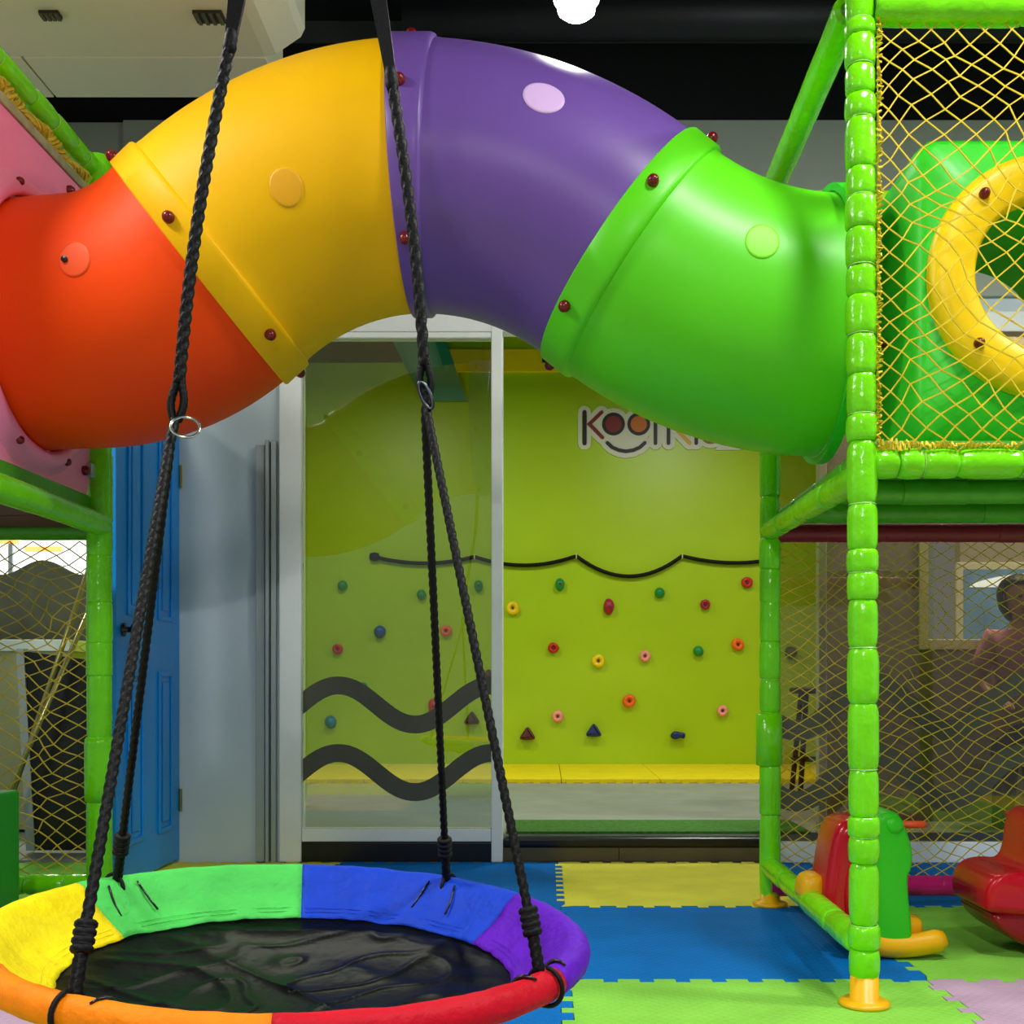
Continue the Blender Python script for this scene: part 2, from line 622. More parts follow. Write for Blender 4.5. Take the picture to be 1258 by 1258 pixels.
# ---- left glass leaf with wave film
zb0, zb1 = at(0, 1033, YW).z, at(0, 1017, YW).z
w1 = thing('window_1', 'large glass leaf with two dark grey wave stripes', 'window', (xA1, YW, zb0), kind='structure')
p = B()
box(p, xA1 + 0.001, xM0 - 0.001, YW - 0.03, YW + 0.03, zb0, zb1, 0.005)
obj('window_frame', p, M_white, w1)
p = B()
box(p, xA1 + 0.001, xM0 - 0.001, YW - 0.03, YW + 0.03, zh0 + 0.002, zh0 + 0.028, 0.004)
obj('window_frame', p, M_white, w1)
p = B()
box(p, xA1 + 0.001, xM0 - 0.001, YW - 0.004, YW + 0.004, zb1, zh0 + 0.002)
obj('pane', p, G_clear, w1)
px2m = YW / F
xs_ = [xA1 + 0.002 + (xM0 - xA1 - 0.004) * i / 60 for i in range(61)]
for yc in (866, 943):
    p = B()
    wave_band(p, xs_, at(0, yc + (6 if yc > 900 else 0), YW).z, 24 * px2m, 188 * px2m, at(416, 0, YW).x, 22 * px2m, YW - 0.0065, YW - 0.0045)
    obj('wave_film', p, M_film, w1)

# ---- right glass leaf in front of the taupe partition
xg0, xg1 = at(950, 0, 4.9).x, 4.9
w2 = thing('window_2', 'dark tinted glass leaf behind the right play frame with wave stripes', 'window', (xg0, 4.9, 0), kind='structure')
p = B()
box(p, xg0, xg1, 4.88, 4.92, 0.0, at(0, 1034, 4.9).z, 0.004)
obj('window_frame', p, M_white, w2)
p = B()
box(p, xg0, xg1, 4.896, 4.904, at(0, 1034, 4.9).z, zh0 + 0.03)
obj('pane', p, G_tint, w2)
xs_ = [xg0 + (xg1 - xg0) * i / 200 for i in range(201)]
for yc in (868, 955):
    p = B()
    wave_band(p, xs_, at(0, yc, 4.9).z, 29 * px2m, 186 * px2m, at(1072, 0, 4.9).x, 25 * px2m, 4.8925, 4.895)
    obj('wave_film', p, M_film, w2)

# ---- climbing room behind the shop front
FZ = at(0, 1027, YW).z
YL = 9.03
fb = B()
box(fb, -2.0, 2.9, YW + 0.121, YL, -0.05, FZ)
box(fb, xM1 + 0.001, at(1000, 0, YW).x, YW + 0.061, YW + 0.121, -0.015, FZ)
fl2 = tag(obj('floor_climbing_room', fb, M_greyfloor), 'raised grey floor of the climbing room beyond the glass', 'floor', kind='structure')
p = B()
yt = (H - FZ) * F / (1010 - CY)
box(p, xM1 + 0.01, at(1000, 0, YW).x, YW + 0.062, yt, FZ, FZ + 0.012)
obj('turf_strip', p, M_turf, fl2)
ym = (H - FZ) * F / (962 - CY)
n = 7
for k in range(n):
    p = B()
    xa, xb = -1.98 + k * 4.86 / n, -1.98 + (k + 1) * 4.86 / n - 0.004
    box(p, xa, xb, ym, YL - 0.002, FZ, FZ + 0.03, 0.004)
    for q in range(6):
        xq = xa + (q + 0.3) * (xb - xa) / 6
        box(p, xq, xq + 0.05, ym - 0.03, ym + 0.001, FZ, FZ + 0.029)
    obj('mat_tile', p, mat('yellow mat', '#f2dc00', 0.6, 0.06), fl2)
lb = B()
zt = at(0, 458, YL).z
box(lb, -2.0, 2.9, YL, YL + 0.1, 0, 3.8)
box(lb, -2.1, -2.0, YW + 0.21, YL + 0.1, 0, 3.8)
wl = tag(obj('wall_climbing', lb, M_lime), 'lime green climbing wall beyond the glass', 'wall', kind='structure')
p = B()
box(p, at(545, 0, YL).x, 2.9, YL - 0.03, YL - 0.0005, zt, zt + 0.19, 0.004)
obj('painted_beam', p, M_stripe_y, wl)
p = B()
box(p, -2.0, at(545, 0, YL).x, YL - 0.03, YL - 0.0005, at(0, 446, YL).z, at(0, 446, YL).z + 0.3, 0.004)
obj('painted_beam', p, M_blk_paint, wl)
p = B()
prism(p, [(at(a, b, YL).x, at(a, b, YL).z) for a, b in ((470, 395), (540, 395), (574, 494), (520, 494))], YL - 0.036, YL - 0.031)
obj('painted_stripe', p, M_stripe_t, wl)
p = B()
box(p, at(666, 0, YL).x, at(700, 0, YL).x, YL - 0.045, YL - 0.0305, at(0, 447, YL).z, at(0, 434, YL).z)
obj('vent_slot', p, M_black, wl)
cb2 = B()
box(cb2, -2.1, 2.9, YW + 0.121, YL + 0.1, 3.8, 3.9)
tag(obj('ceiling_climbing_room', cb2, mat('dark grey ceiling paint', '#4a4d48', 0.7)), 'dark grey ceiling of the climbing room', 'ceiling', kind='structure')

# ---- taupe partition and dark side room seen through the right glass
YP = 5.45
pxl = at(1016, 0, YP).x
wx0, wz0 = at(1136, 0, YP).x, at(0, 786, YP).z
wz1 = wz0 + 0.52
pt = B()
box(pt, pxl, wx0, YP, YP + 0.06, 0.0, 3.6)
box(pt, wx0, 4.9, YP, YP + 0.06, 0.0, wz0)
box(pt, wx0, 4.9, YP, YP + 0.06, wz1, 3.6)
box(pt, wx0 + 1.1, 4.9, YP, YP + 0.06, wz0, wz1)
prt = tag(obj('wall_partition', pt, M_taupe), 'taupe partition with a small opening behind the tinted glass', 'wall', kind='structure')
for a in ((wx0 - 0.035, wx0 + 0.012, wz0 - 0.05, wz1 + 0.05), (wx0 + 1.1 - 0.012, wx0 + 1.135, wz0 - 0.05, wz1 + 0.05)):
    p = B()
    box(p, a[0], a[1], YP - 0.02, YP - 0.0005, a[2], a[3], 0.004)
    obj('opening_trim', p, M_cream, prt)
for a in ((wz0 - 0.05, wz0 + 0.002), (wz1, wz1 + 0.05)):
    p = B()
    box(p, wx0 + 0.013, wx0 + 1.1 - 0.013, YP - 0.019, YP - 0.0005, a[0], a[1], 0.004)
    obj('opening_trim', p, M_cream, prt)
# far window of the side room
YX = 7.6
fw = B()
box(fw, 2.9, 6.5, YX, YX + 0.1, 0.0, 3.6)
fwl = tag(obj('wall_side_room', fw, M_taupe), 'taupe far wall of the side room beyond the partition', 'wall', kind='structure')
w3 = thing('window_3', 'small bright window on the far wall of the side room', 'window', at(1180, 790, YX), kind='structure')
a, b2 = at(1182, 795, YX), at(1275, 700, YX)
p = B()
box(p, a.x - 0.05, b2.x + 0.05, YX - 0.03, YX - 0.0005, a.z - 0.05, b2.z + 0.05, 0.005)
obj('window_frame', p, M_cream, w3)
p = B()
box(p, a.x, b2.x, YX - 0.036, YX - 0.031, a.z, b2.z)
obj('pane', p, mat('daylit pane', '#5d7f9e', 0.2, 0.3, 4.0, emit=0.5), w3)
p = B()
q0 = at(1188, 722, YX)
prism(p, [(q0.x, q0.z), (b2.x, q0.z), (b2.x, q0.z + 0.1)] + [(q0.x + (b2.x - q0.x) * t, q0.z + 0.1 * math.sin(PI / 2 * t) ** 0.6) for t in (0.8, 0.6, 0.4, 0.2, 0.08)], YX - 0.042, YX - 0.037)
obj('bright_blind', p, mat('bright blind', '#e4eef4', 0.4, 0, emit=0.9), w3)

# ---- passage seen through the doorway on the left
pb = B()
box(pb, -5.5, -2.1, 8.6, 8.7, -0.015, 3.6)
tag(obj('wall_passage', pb, M_white), 'white far wall of the passage beyond the doorway', 'wall', kind='structure')
pf = B()
box(pf, -5.5, -2.11, YW + 0.121, 8.6, -0.1, -0.016)
tag(obj('floor_passage', pf, M_greyfloor), 'grey floor of the passage beyond the doorway', 'floor', kind='structure')
w4 = thing('window_4', 'glaring window band above the wavy grey screen', 'window', at(40, 690, 8.5), kind='structure')
a, b2 = at(-60, 700, 8.55), at(140, 640, 8.55)
p = B()
box(p, a.x, b2.x, 8.56, 8.598, a.z - 0.3, b2.z + 0.2)
obj('pane', p, mat('daylight pane', '#eef4f2', 0.4, 0, emit=1.3), w4)
for x0, x1, y0, y1 in ((-10, 22, 656, 668), (30, 76, 671, 678)):
    p = B()
    a, b2 = at(x0, y1, 8.53), at(x1, y0, 8.53)
    box(p, a.x, b2.x, 8.53, 8.555, a.z, b2.z, 0.004)
    obj('orange_strip', p, mat('orange light strip', '#ffb464', 0.4, 0, emit=1.2), w4)
p = B()
a, b2 = at(10, 700, 8.53), at(15, 640, 8.53)
box(p, a.x, b2.x, 8.53, 8.555, a.z - 0.2, b2.z)
obj('mullion', p, M_alu, w4)

# ---- blue panelled door, standing open towards the room
DX, DY0, DY1 = -1.69, 4.20, 4.925
DZ = 2.05
d1 = thing('door_1', 'blue panelled door standing open towards the room', 'door', (DX, DY1, 0.012), kind='structure')
p = B()
box(p, DX - 0.018, DX + 0.018, DY0, DY1, 0.012, DZ, 0.003)
obj('door_leaf', p, M_door, d1)
dw = DY1 - DY0
for c in (0, 1):
    for z0, z1 in ((0.16, 0.86), (1.08, 1.93)):
        ya = DY0 + 0.11 + c * (dw / 2 - 0.02)
        yb = ya + dw / 2 - 0.19
        p = B()
        xo = DX + 0.018
        for yy0, yy1, zz0, zz1 in ((ya, ya + 0.022, z0, z1), (yb - 0.022, yb, z0, z1), (ya + 0.022, yb - 0.022, z0, z0 + 0.022), (ya + 0.022, yb - 0.022, z1 - 0.022, z1)):
            box(p, xo - 0.001, xo + 0.009, yy0, yy1, zz0, zz1, 0.004)
        mo = obj('panel_moulding', p, M_door, d1)
        p = B()
        box(p, xo - 0.001, xo + 0.006, ya + 0.045, yb - 0.045, z0 + 0.045, z1 - 0.045, 0.005)
        obj('door_panel', p, M_door, d1)
kz = 1.02
p = B()
lathe(p, [(0.026, 0), (0.028, 0.006), (0.012, 0.012), (0.011, 0.03), (0.026, 0.04), (0.03, 0.055), (0.022, 0.07), (0, 0.073)], (DX + 0.018, DY0 + 0.07, kz), 20, (1, 0, 0))
lathe(p, [(0.026, 0), (0.028, 0.006), (0.012, 0.012), (0.011, 0.03), (0.026, 0.04), (0.03, 0.055), (0.022, 0.07), (0, 0.073)], (DX - 0.018, DY0 + 0.07, kz), 20, (-1, 0, 0))
obj('knob', p, mat('dark chrome', '#4a4640', 0.2, 0.05, metal=1.0), d1, True)
for z in (0.28, 1.75):
    p = B()
    cyl(p, (DX + 0.024, DY1 - 0.004, z - 0.05), (DX + 0.024, DY1 - 0.004, z + 0.05), 0.007, 8)
    obj('hinge', p, mat('brass hinge', '#8d8a58', 0.35, 0.1, metal=0.8), d1)

# ================================================================= CRAWL TUNNEL
TR = 0.383
YT = 3.325
TH = math.radians(42.0)
TH2 = math.radians(39.5)
XE0, XE1 = -1.63, 0.80
XJ = (-1.045, -0.397, 0.25)
ZCROWN = 2.347


def arc(L, a0, a1):
    """one bend covering L in x while the slope turns from a0 to a1: (arc length, radius, a0, a1)"""
    R = L / abs(math.sin(a1) - math.sin(a0))
    return (R * abs(a1 - a0), R, a0, a1)


LS = 0.19          # straight stub at the pink panel
PIECES = [(LS, None, 0.0, 0.0), arc(XJ[0] - XE0 - LS, 0.0, TH), arc(XJ[1] - XJ[0], TH, 0.0),
          arc(XJ[2] - XJ[1], 0.0, -TH2), arc(XE1 - XJ[2], -TH2, math.radians(-4))]
drop = lambda pc: pc[1] * (math.cos(min(abs(pc[2]), abs(pc[3]))) - math.cos(max(abs(pc[2]), abs(pc[3]))))
ZE = ZCROWN - drop(PIECES[1]) - drop(PIECES[2])
ZE1 = ZCROWN - drop(PIECES[3]) - drop(PIECES[4])
cum = [0, PIECES[0][0] + PIECES[1][0]]
for pc in PIECES[2:]:
    cum.append(cum[-1] + pc[0])
NST = 4000
STEP = (cum[-1] + 0.2) / NST
TAB = []
_x, _z = XE0, ZE
for _k in range(NST + 1):
    _s = _k * STEP
    _r = _s
    _a = PIECES[-1][3]
    for (L_, R_, a0_, a1_) in PIECES:
        if _r <= L_:
            _a = a0_ + (a1_ - a0_) * (_r / L_)
            break
        _r -= L_
    TAB.append((_x, _z, _a))
    _x += STEP * math.cos(_a)
    _z += STEP * math.sin(_a)


def cl(s):
    """centre line: point and slope angle at arc length s"""
    if s <= 0:
        return XE0 + s, ZE, 0.0
    k = min(NST - 1, int(s / STEP))
    f = s / STEP - k
    a, b = TAB[k], TAB[k + 1]
    return tuple(a[q] + (b[q] - a[q]) * f for q in range(3))


def tdepth(x):
    """the left half of the tunnel swings slightly away"""
    t = max(0.0, (XJ[1] - x) / (XJ[1] - XE0))
    return YT + 0.15 * t ** 1.5


YTL = tdepth(XE0)


def tpt(s, phi, r):
    """phi 0 = outer/top side, 90 deg = side facing the camera"""
    x, z, a = cl(s)
    nx, nz = -math.sin(a), math.cos(a)
    return Vector((x + r * math.cos(phi) * nx, tdepth(x) - r * math.sin(phi), z + r * math.cos(phi) * nz))


def tnorm(s, phi):
    return (tpt(s, phi, 1.0) - tpt(s, phi, 0.0)).normalized()


CW = 0.085     # collar width
tun = thing('crawl_tunnel', 'arched crawl tunnel of orange, yellow, purple and green plastic sections', 'tunnel', (XE0, YT, ZE - TR))
names = ('orange', 'yellow', 'purple', 'green')
tm = (M_orange, M_yellow, M_purple, M_green)
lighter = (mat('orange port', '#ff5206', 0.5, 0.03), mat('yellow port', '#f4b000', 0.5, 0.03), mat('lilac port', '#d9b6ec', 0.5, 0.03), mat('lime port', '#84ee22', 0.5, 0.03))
NP = 72
for i in range(4):
    s0, s1 = cum[i], cum[i + 1]
    prof = []
    if i == 0:
        prof = [(-0.03, TR + 0.0), (0.0, TR)]
        start = 0.0
    else:
        c = s0
        prof = [(c - CW / 2, TR - 0.004), (c - CW / 2, TR + 0.010), (c - CW / 2 + 0.004, TR + 0.014), (c + CW / 2 - 0.008, TR + 0.014),
                (c + CW / 2 + 0.004, TR + 0.014), (c + CW / 2 + 0.010, TR + 0.011), (c + CW / 2 + 0.014, TR + 0.002), (c + CW / 2 + 0.03, TR)]
        start = c + CW / 2 + 0.03
    end = s1 + 0.02 if i < 3 else s1 + 0.06
    nst = 22
    prof += [(start + (end - start) * k / nst, TR - (0.004 if (i < 3 and k == nst) else 0)) for k in range(1, nst + 1)]
    outer = len(prof)
    inn = [(s, TR - 0.014) for s, r in reversed(prof[::3])]
    bm = B()
    rings = [[bm.verts.new(tpt(s, 2 * PI * k / NP, r)) for k in range(NP)] for s, r in prof + inn]
    m = len(rings)
    for q in range(m):
        A, Bq = rings[q], rings[(q + 1) % m]
        for k in range(NP):
            bm.faces.new((A[k], A[(k + 1) % NP], Bq[(k + 1) % NP], Bq[k]))
    bmesh.ops.recalc_face_normals(bm, faces=bm.faces)
    sec_o = obj('tunnel_section', bm, tm[i], tun, True)
    es = sec_o.modifiers.new('edges', 'EDGE_SPLIT')
    es.split_angle = math.radians(50)
    sec_o['label'] = names[i] + ' plastic tunnel section'
    # round cover plate moulded into the side
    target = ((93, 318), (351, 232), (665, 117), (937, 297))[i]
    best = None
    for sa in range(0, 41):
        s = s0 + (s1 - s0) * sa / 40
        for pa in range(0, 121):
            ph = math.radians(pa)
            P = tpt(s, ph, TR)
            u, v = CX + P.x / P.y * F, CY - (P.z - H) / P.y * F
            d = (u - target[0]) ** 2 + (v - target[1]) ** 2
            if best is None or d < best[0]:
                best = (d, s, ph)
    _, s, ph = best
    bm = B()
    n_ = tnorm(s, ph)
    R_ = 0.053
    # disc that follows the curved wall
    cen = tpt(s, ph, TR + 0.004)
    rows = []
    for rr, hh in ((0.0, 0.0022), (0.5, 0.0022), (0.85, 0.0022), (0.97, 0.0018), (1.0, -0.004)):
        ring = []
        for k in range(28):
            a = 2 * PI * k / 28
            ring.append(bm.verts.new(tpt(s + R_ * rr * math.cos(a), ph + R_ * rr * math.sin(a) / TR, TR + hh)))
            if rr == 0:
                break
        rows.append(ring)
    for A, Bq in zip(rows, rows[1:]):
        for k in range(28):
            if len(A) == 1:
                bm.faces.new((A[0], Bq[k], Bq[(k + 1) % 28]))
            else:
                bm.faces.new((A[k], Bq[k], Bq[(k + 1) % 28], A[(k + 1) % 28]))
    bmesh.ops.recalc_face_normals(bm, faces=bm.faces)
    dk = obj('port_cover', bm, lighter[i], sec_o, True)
    if i == 0:
        bm = B()
        P = tpt(s - 0.03, ph - 0.01, TR + 0.006)
        lathe(bm, [(0.009, -0.004), (0.009, 0.003), (0, 0.005)], P, 12, n_)
        obj('port_hole', bm, M_black, sec_o)
    # bolt caps round the collar
    if i > 0:
        off = (0, math.radians(31), math.radians(16), math.radians(21))[i]
        for k in range(6):
            ph = off + k * PI / 3
            bm = B()
            P = tpt(s0 - 0.004, ph, TR + 0.012)
            lathe(bm, [(0.017, 0.0), (0.0175, 0.008), (0.014, 0.018), (0.007, 0.024), (0, 0.025)], P, 14, tnorm(s0, ph))
            obj('bolt_cap', bm, M_cap, sec_o, True)

# ================================================================= PADDED PLAY FRAMES
SLEEVE = {}


def sleeve_mesh(mname, m, kind, n=16):
    """unit padded sleeve, radius 1, length 1 along z; bulges between two cinched ends"""
    key = (mname, kind)
    if key in SLEEVE:
        return SLEEVE[key]
    rnd = random.Random(hash(kind) % 97 if not isinstance(kind, int) else kind)
    bm = B()
    amount = {0: 0.22, 1: 0.17, 2: 0.26, 3: 0.05, 4: 0.0}[kind]
    zs = (0.0, 0.012, 0.05, 0.12, 0.3, 0.5, 0.7, 0.88, 0.95, 0.988, 1.0)
    rings = []
    for j, z in enumerate(zs):
        e = min(z, 1 - z)
        r = 1 - amount * math.exp(-e / 0.075) - (0.03 if j in (0, len(zs) - 1) else 0)
        ring = []
        for k in range(n):
            a = 2 * PI * k / n
            pleat = 0.05 * math.exp(-e / 0.06) * math.sin(a * 5 + kind) if amount > 0.05 else 0
            rr = r + pleat + 0.03 * noise.noise(Vector((math.cos(a) * 1.6 + kind * 7, math.sin(a) * 1.6, z * 4)))
            ring.append(bm.verts.new((rr * math.cos(a), rr * math.sin(a), z)))
        rings.append(ring)
    for A, Bq in zip(rings, rings[1:]):
        for k in range(n):
            bm.faces.new((A[k], A[(k + 1) % n], Bq[(k + 1) % n], Bq[k]))
    bm.faces.new(list(reversed(rings[0])))
    bm.faces.new(rings[-1])
    me = bpy.data.meshes.new('foam_sleeve')
    bm.to_mesh(me)
    bm.free()
    me.materials.append(m)
    me.polygons.foreach_set('use_smooth', [True] * len(me.polygons))
    SLEEVE[key] = me
    return me


TIE = {}


def tie_mesh(m=None):
    if 'm' not in TIE:
        bm = B()
        torus(bm, (0, 0, 0), 0.985, 0.035, (0, 0, 1), 20, 5)
        me = bpy.data.meshes.new('cable_tie')
        bm.to_mesh(me)
        bm.free()
        me.materials.append(M_tie)
        TIE['m'] = me
    return TIE['m']


def padded(frame, name, p0, p1, r, cuts, m=M_vinyl, core=None, kinds=(0, 1, 2), ties=True, coat_r=None, core_ext=(0, 0)):
    """a pole with foam sleeves: the pole is a part of the frame, each sleeve a piece of that part.
    cuts: fractions along p0-p1 where one sleeve ends and the next starts"""
    p0, p1 = Vector(p0), Vector(p1)
    d = p1 - p0
    L = d.length
    u = d.normalized()
    bm = B()
    cyl(bm, p0 - u * core_ext[0], p1 + u * core_ext[1], r * 0.55, 14)
    po = obj(name, bm, core or M_vinyl_d, frame, True)
    q = Vector((0, 0, 1)).rotation_difference(u)
    cs = [0.0] + list(cuts) + [1.0]
    for j in range(len(cs) - 1):
        a, b = cs[j], cs[j + 1]
        kd = kinds[j % len(kinds)]
        me = sleeve_mesh(m.name, m, kd)
        rr = r * (1 + 0.03 * math.sin(j * 2.1))
        o = bpy.data.objects.new('foam_sleeve', me)
        C.objects.link(o)
        o.parent = po
        o.matrix_local = Matrix.Translation(p0 + u * (a * L)) @ q.to_matrix().to_4x4() @ Matrix.Diagonal((rr, rr, (b - a) * L, 1))
        if ties and j > 0 and j % 2 == 0:
            t = bpy.data.objects.new('cable_tie', tie_mesh())
            C.objects.link(t)
            t.parent = po
            s = r * (0.88 if kd != 4 else 1.0)
            t.matrix_local = Matrix.Translation(p0 + u * (a * L)) @ q.to_matrix().to_4x4() @ Matrix.Diagonal((s, s, s, 1))
    return po


def ycuts(ys, y0, y1):
    return [(y - y0) / (y1 - y0) for y in ys]


def even(n, jit=0.0):
    return [(k + 1 + random.uniform(-jit, jit)) / n for k in range(n - 1)]


def net(frame, name, fpos, W, Hh, cw, ch, r, m, seed=0, jit=0.25, gather=0.0):
    """diamond net: fpos(u, v) gives the point for metres u across, v up"""
    bm = B()
    nx, nz = int(W / (cw / 2)), int(Hh / (ch / 2))
    cw2, ch2 = W / nx, Hh / nz
    P = {}
    for i in range(nx + 1):
        for j in range(nz + 1):
            if (i + j) % 2 == 0:
                u, v = i * cw2, j * ch2
                e = min(1, min(i, nx - i) / 3.0) * min(1, min(j, nz - j) / 3.0)
                k = Vector((u * 5 + seed * 9.1, v * 5, seed))
                du = (noise.noise(k) * 1.3 + noise.noise(k * 4) * 0.35) * cw * jit * e
                dv = (noise.noise(k + Vector((31, 7, 3))) * 1.6 + noise.noise(k * 4 + Vector((3, 17, 3))) * 0.35) * ch * jit * e
                dn = noise.noise(k * 0.6 + Vector((5, 9, 40))) * 0.03 * e
                P[i, j] = (u + du, v + dv, dn)
    verts = {}

    def strand(a, b):
        A, Bv = fpos(*a), fpos(*b)
        T_ = (Bv - A).normalized()
        N = T_.cross(Vector((0, 1, 0.2))).normalized()
        Q = T_.cross(N)
        ra, rb = [], []
        for k in range(4):
            an = PI / 4 + k * PI / 2
            o = (N * math.cos(an) + Q * math.sin(an)) * r
            ra.append(bm.verts.new(A - T_ * r * 0.4 + o))
            rb.append(bm.verts.new(Bv + T_ * r * 0.4 + o))
        for k in range(4):
            bm.faces.new((ra[k], ra[(k + 1) % 4], rb[(k + 1) % 4], rb[k]))
    for (i, j), a in P.items():
        for dj in (1, -1):
            b = P.get((i + 1, j + dj))
            if b:
                strand(a, b)
    # boundary cord
    for j in range(0, nz - 1):
        for i in (0, nx):
            if (i, j) in P and (i, j + 2) in P:
                strand(P[i, j], P[i, j + 2])
    o = obj(name, bm, m, frame)
    return o


# ------------------------------------------------ right play frame
FX = 0.80                 # plane of the tunnel side
FYF, FYB = 2.71, 3.94     # front and back posts
pr = 0.0385
fr = thing('play_frame', 'green padded play frame with yellow netting on the right', 'play frame', (FX, FYF, 0.0), 'padded play frames')
YEL = mat('yellow foot plastic', '#f0b400', 0.35, 0.05)


def foot(frame, x, y):
    bm = B()
    lathe(bm, [(0, 0.0), (0.062, 0.0), (0.064, 0.008), (0.055, 0.014), (0.036, 0.017), (0.034, 0.09), (0, 0.09)], (x, y, 0.0), 24)
    o = obj('foot', bm, YEL, frame, True)
    o['label'] = 'yellow plastic foot cup'


pxf = at(1062, 0, FYF).x
ztop = 2.60
zb = at(0, 1200, FYF).z
ysf = [1165, 1136, 1060, 1028, 1003, 945, 865, 796, 737, 704, 675, 620, 543, 510, 461, 412, 365, 328, 282, 243, 208, 148, 118, 83, 47, 28]
cuts = [((at(0, y, FYF).z) - zb) / (ztop - zb) for y in ysf]
padded(fr, 'post', (pxf, FYF, zb), (pxf - 0.012, FYF, ztop), pr, cuts, core=YEL, kinds=(0, 1, 2, 0, 1), core_ext=(0.02, 0.0))
foot(fr, pxf, FYF)
pxb = at(946, 0, FYB).x
zb2 = 0.022
cuts = sorted(((at(0, y, FYB).z) - zb2) / (ztop - zb2) for y in (1000, 941, 875, 835, 788, 740, 700, 662, 610, 560, 500, 450, 400, 340, 290))
padded(fr, 'post', (pxb, FYB, zb2), (pxb, FYB, ztop), pr, cuts, core=YEL, kinds=(1, 3, 3, 1))
foot(fr, pxb, FYB)
bm = B()
zc0, zc1 = at(0, 941, FYB).z, at(0, 876, FYB).z
lathe(bm, [(0.036, zc0), (0.047, zc0 + 0.004), (0.047, zc1 - 0.004), (0.036, zc1)], (pxb - 0.004, FYB, 0), 20)
obj('wrap', bm, M_vinyl, fr, True)
XRR = 2.05
padded(fr, 'post', (XRR, FYF, 0.03), (XRR, FYF, ztop), pr, even(18), core=YEL)
padded(fr, 'post', (XRR, FYB, 0.03), (XRR, FYB, ztop), pr, even(18), core=YEL)
foot(fr, XRR, FYF)
foot(fr, XRR, FYB)
# rails running into the depth
zlow = 0.155
padded(fr, 'rail', (pxf - 0.01, FYF + 0.02, zlow), (pxb, FYB, 0.14), 0.037, [0.2, 0.47, 0.75], kinds=(1, 3, 1, 3))
zdk = at(0, 583, FYF).z
padded(fr, 'rail', (pxf - 0.005, FYF + 0.02, zdk), (pxb, FYB, at(0, 652, FYB).z), 0.037, [0.27, 0.55, 0.8], kinds=(1, 3, 1, 3))
ztr = at(0, 12, FYF).z
padded(fr, 'rail', (pxf - 0.03, FYF + 0.03, ztr + 0.02), (pxb, FYB, at(0, 240, FYB).z), 0.040, [0.5], kinds=(4, 3), ties=False)
# rails running across
padded(fr, 'rail', (pxf + 0.02, FYF, at(0, 570, FYF).z), (XRR, FYF, at(0, 570, FYF).z), 0.038, [0.05, 0.1, 0.17, 0.3, 0.42, 0.56, 0.7, 0.85], kinds=(2, 0, 1))
padded(fr, 'rail', (pxf + 0.02, FYF - 0.01, ztr), (XRR, FYF, ztr), 0.045, [0.3, 0.6, 0.8], kinds=(3, 1))
padded(fr, 'rail', (pxb, FYB, at(0, 246, FYB).z), (XRR, FYB, at(0, 246, FYB).z), 0.034, even(8), m=M_vinyl_y)
padded(fr, 'rail', (pxb, FYB, at(0, 655, FYB).z), (XRR, FYB, at(0, 655, FYB).z), 0.033, even(6), m=M_maroon, kinds=(4, 3), ties=False, core=M_maroon)
padded(fr, 'rail', (pxb, FYB - 0.002, at(0, 1088, FYB).z), (XRR, FYB, at(0, 1088, FYB).z), 0.038, even(6), m=M_magenta, kinds=(4, 3), ties=False, core=M_magenta)
# deck: boards under the padded floor
zdeck = at(0, 655, FYB).z + 0.03
zbeam = at(0, 655, FYB).z - 0.022
for ya, yb, z in ((FYF + 0.06, FYF + 0.34, zdeck), (FYF + 0.35, FYF + 0.63, zdeck), (FYF + 0.64, FYF + 0.92, zdeck), (FYF + 0.93, FYB - 0.03, zdeck)):
    bm = B()
    box(bm, pxf + 0.03, XRR - 0.02, ya, yb, z, z + 0.045, 0.012)
    obj('deck_board', bm, M_vinyl_d, fr)
for yy in (2.98, 3.32):
    padded(fr, 'deck_beam', (pxf + 0.0, yy, zbeam), (XRR, yy, zbeam), 0.034, even(7), m=M_vinyl_d, kinds=(3, 4), ties=False)
# nets
n0z, n1z = at(0, 556, FYF).z, ztr - 0.03
net(fr, 'net', lambda u, v, n=0: Vector((pxf + 0.028 + u, FYF - 0.015 + n, n0z + v)), XRR - pxf - 0.05, n1z - n0z, 0.066, 0.058, 0.0023, M_net, 1, 0.5)
nb0, nb1 = at(0, 1078, FYB).z, at(0, 664, FYB).z
net(fr, 'net', lambda u, v, n=0: Vector((pxb + 0.03 + u, FYB + n, nb0 + v)), XRR - pxb - 0.05, nb1 - nb0, 0.068, 0.046, 0.0022, M_net_d, 2, 0.45)
# lashing cord wound along the front post and the deck rail
bm = B()
pts = []
nL = 260
for k in range(nL):
    t = k / (nL - 1)
    z = n0z + (n1z - n0z) * t
    pts.append(Vector((pxf + 0.030 + 0.006 * math.sin(k * 1.9) + 0.004 * noise.noise(Vector((k * 0.3, 0, 0))), FYF - 0.022 + 0.010 * math.cos(k * 1.7), z)))
sweep(bm, pts, 0.003, 5)
obj('lashing', bm, M_net, fr)
bm = B()
pts = []
for k in range(160):
    t = k / 159
    pts.append(Vector((pxf + 0.03 + 0.35 * t, FYF - 0.03 + 0.006 * math.cos(k * 1.3), n0z + 0.012 + 0.014 * math.sin(k * 1.1) * (1 - t) + 0.012 * noise.noise(Vector((k * 0.25, 3, 0))))))
sweep(bm, pts, 0.003, 5)
obj('lashing', bm, M_net, fr)
# green end panel the tunnel is bolted to (ring of plastic around the mouth)


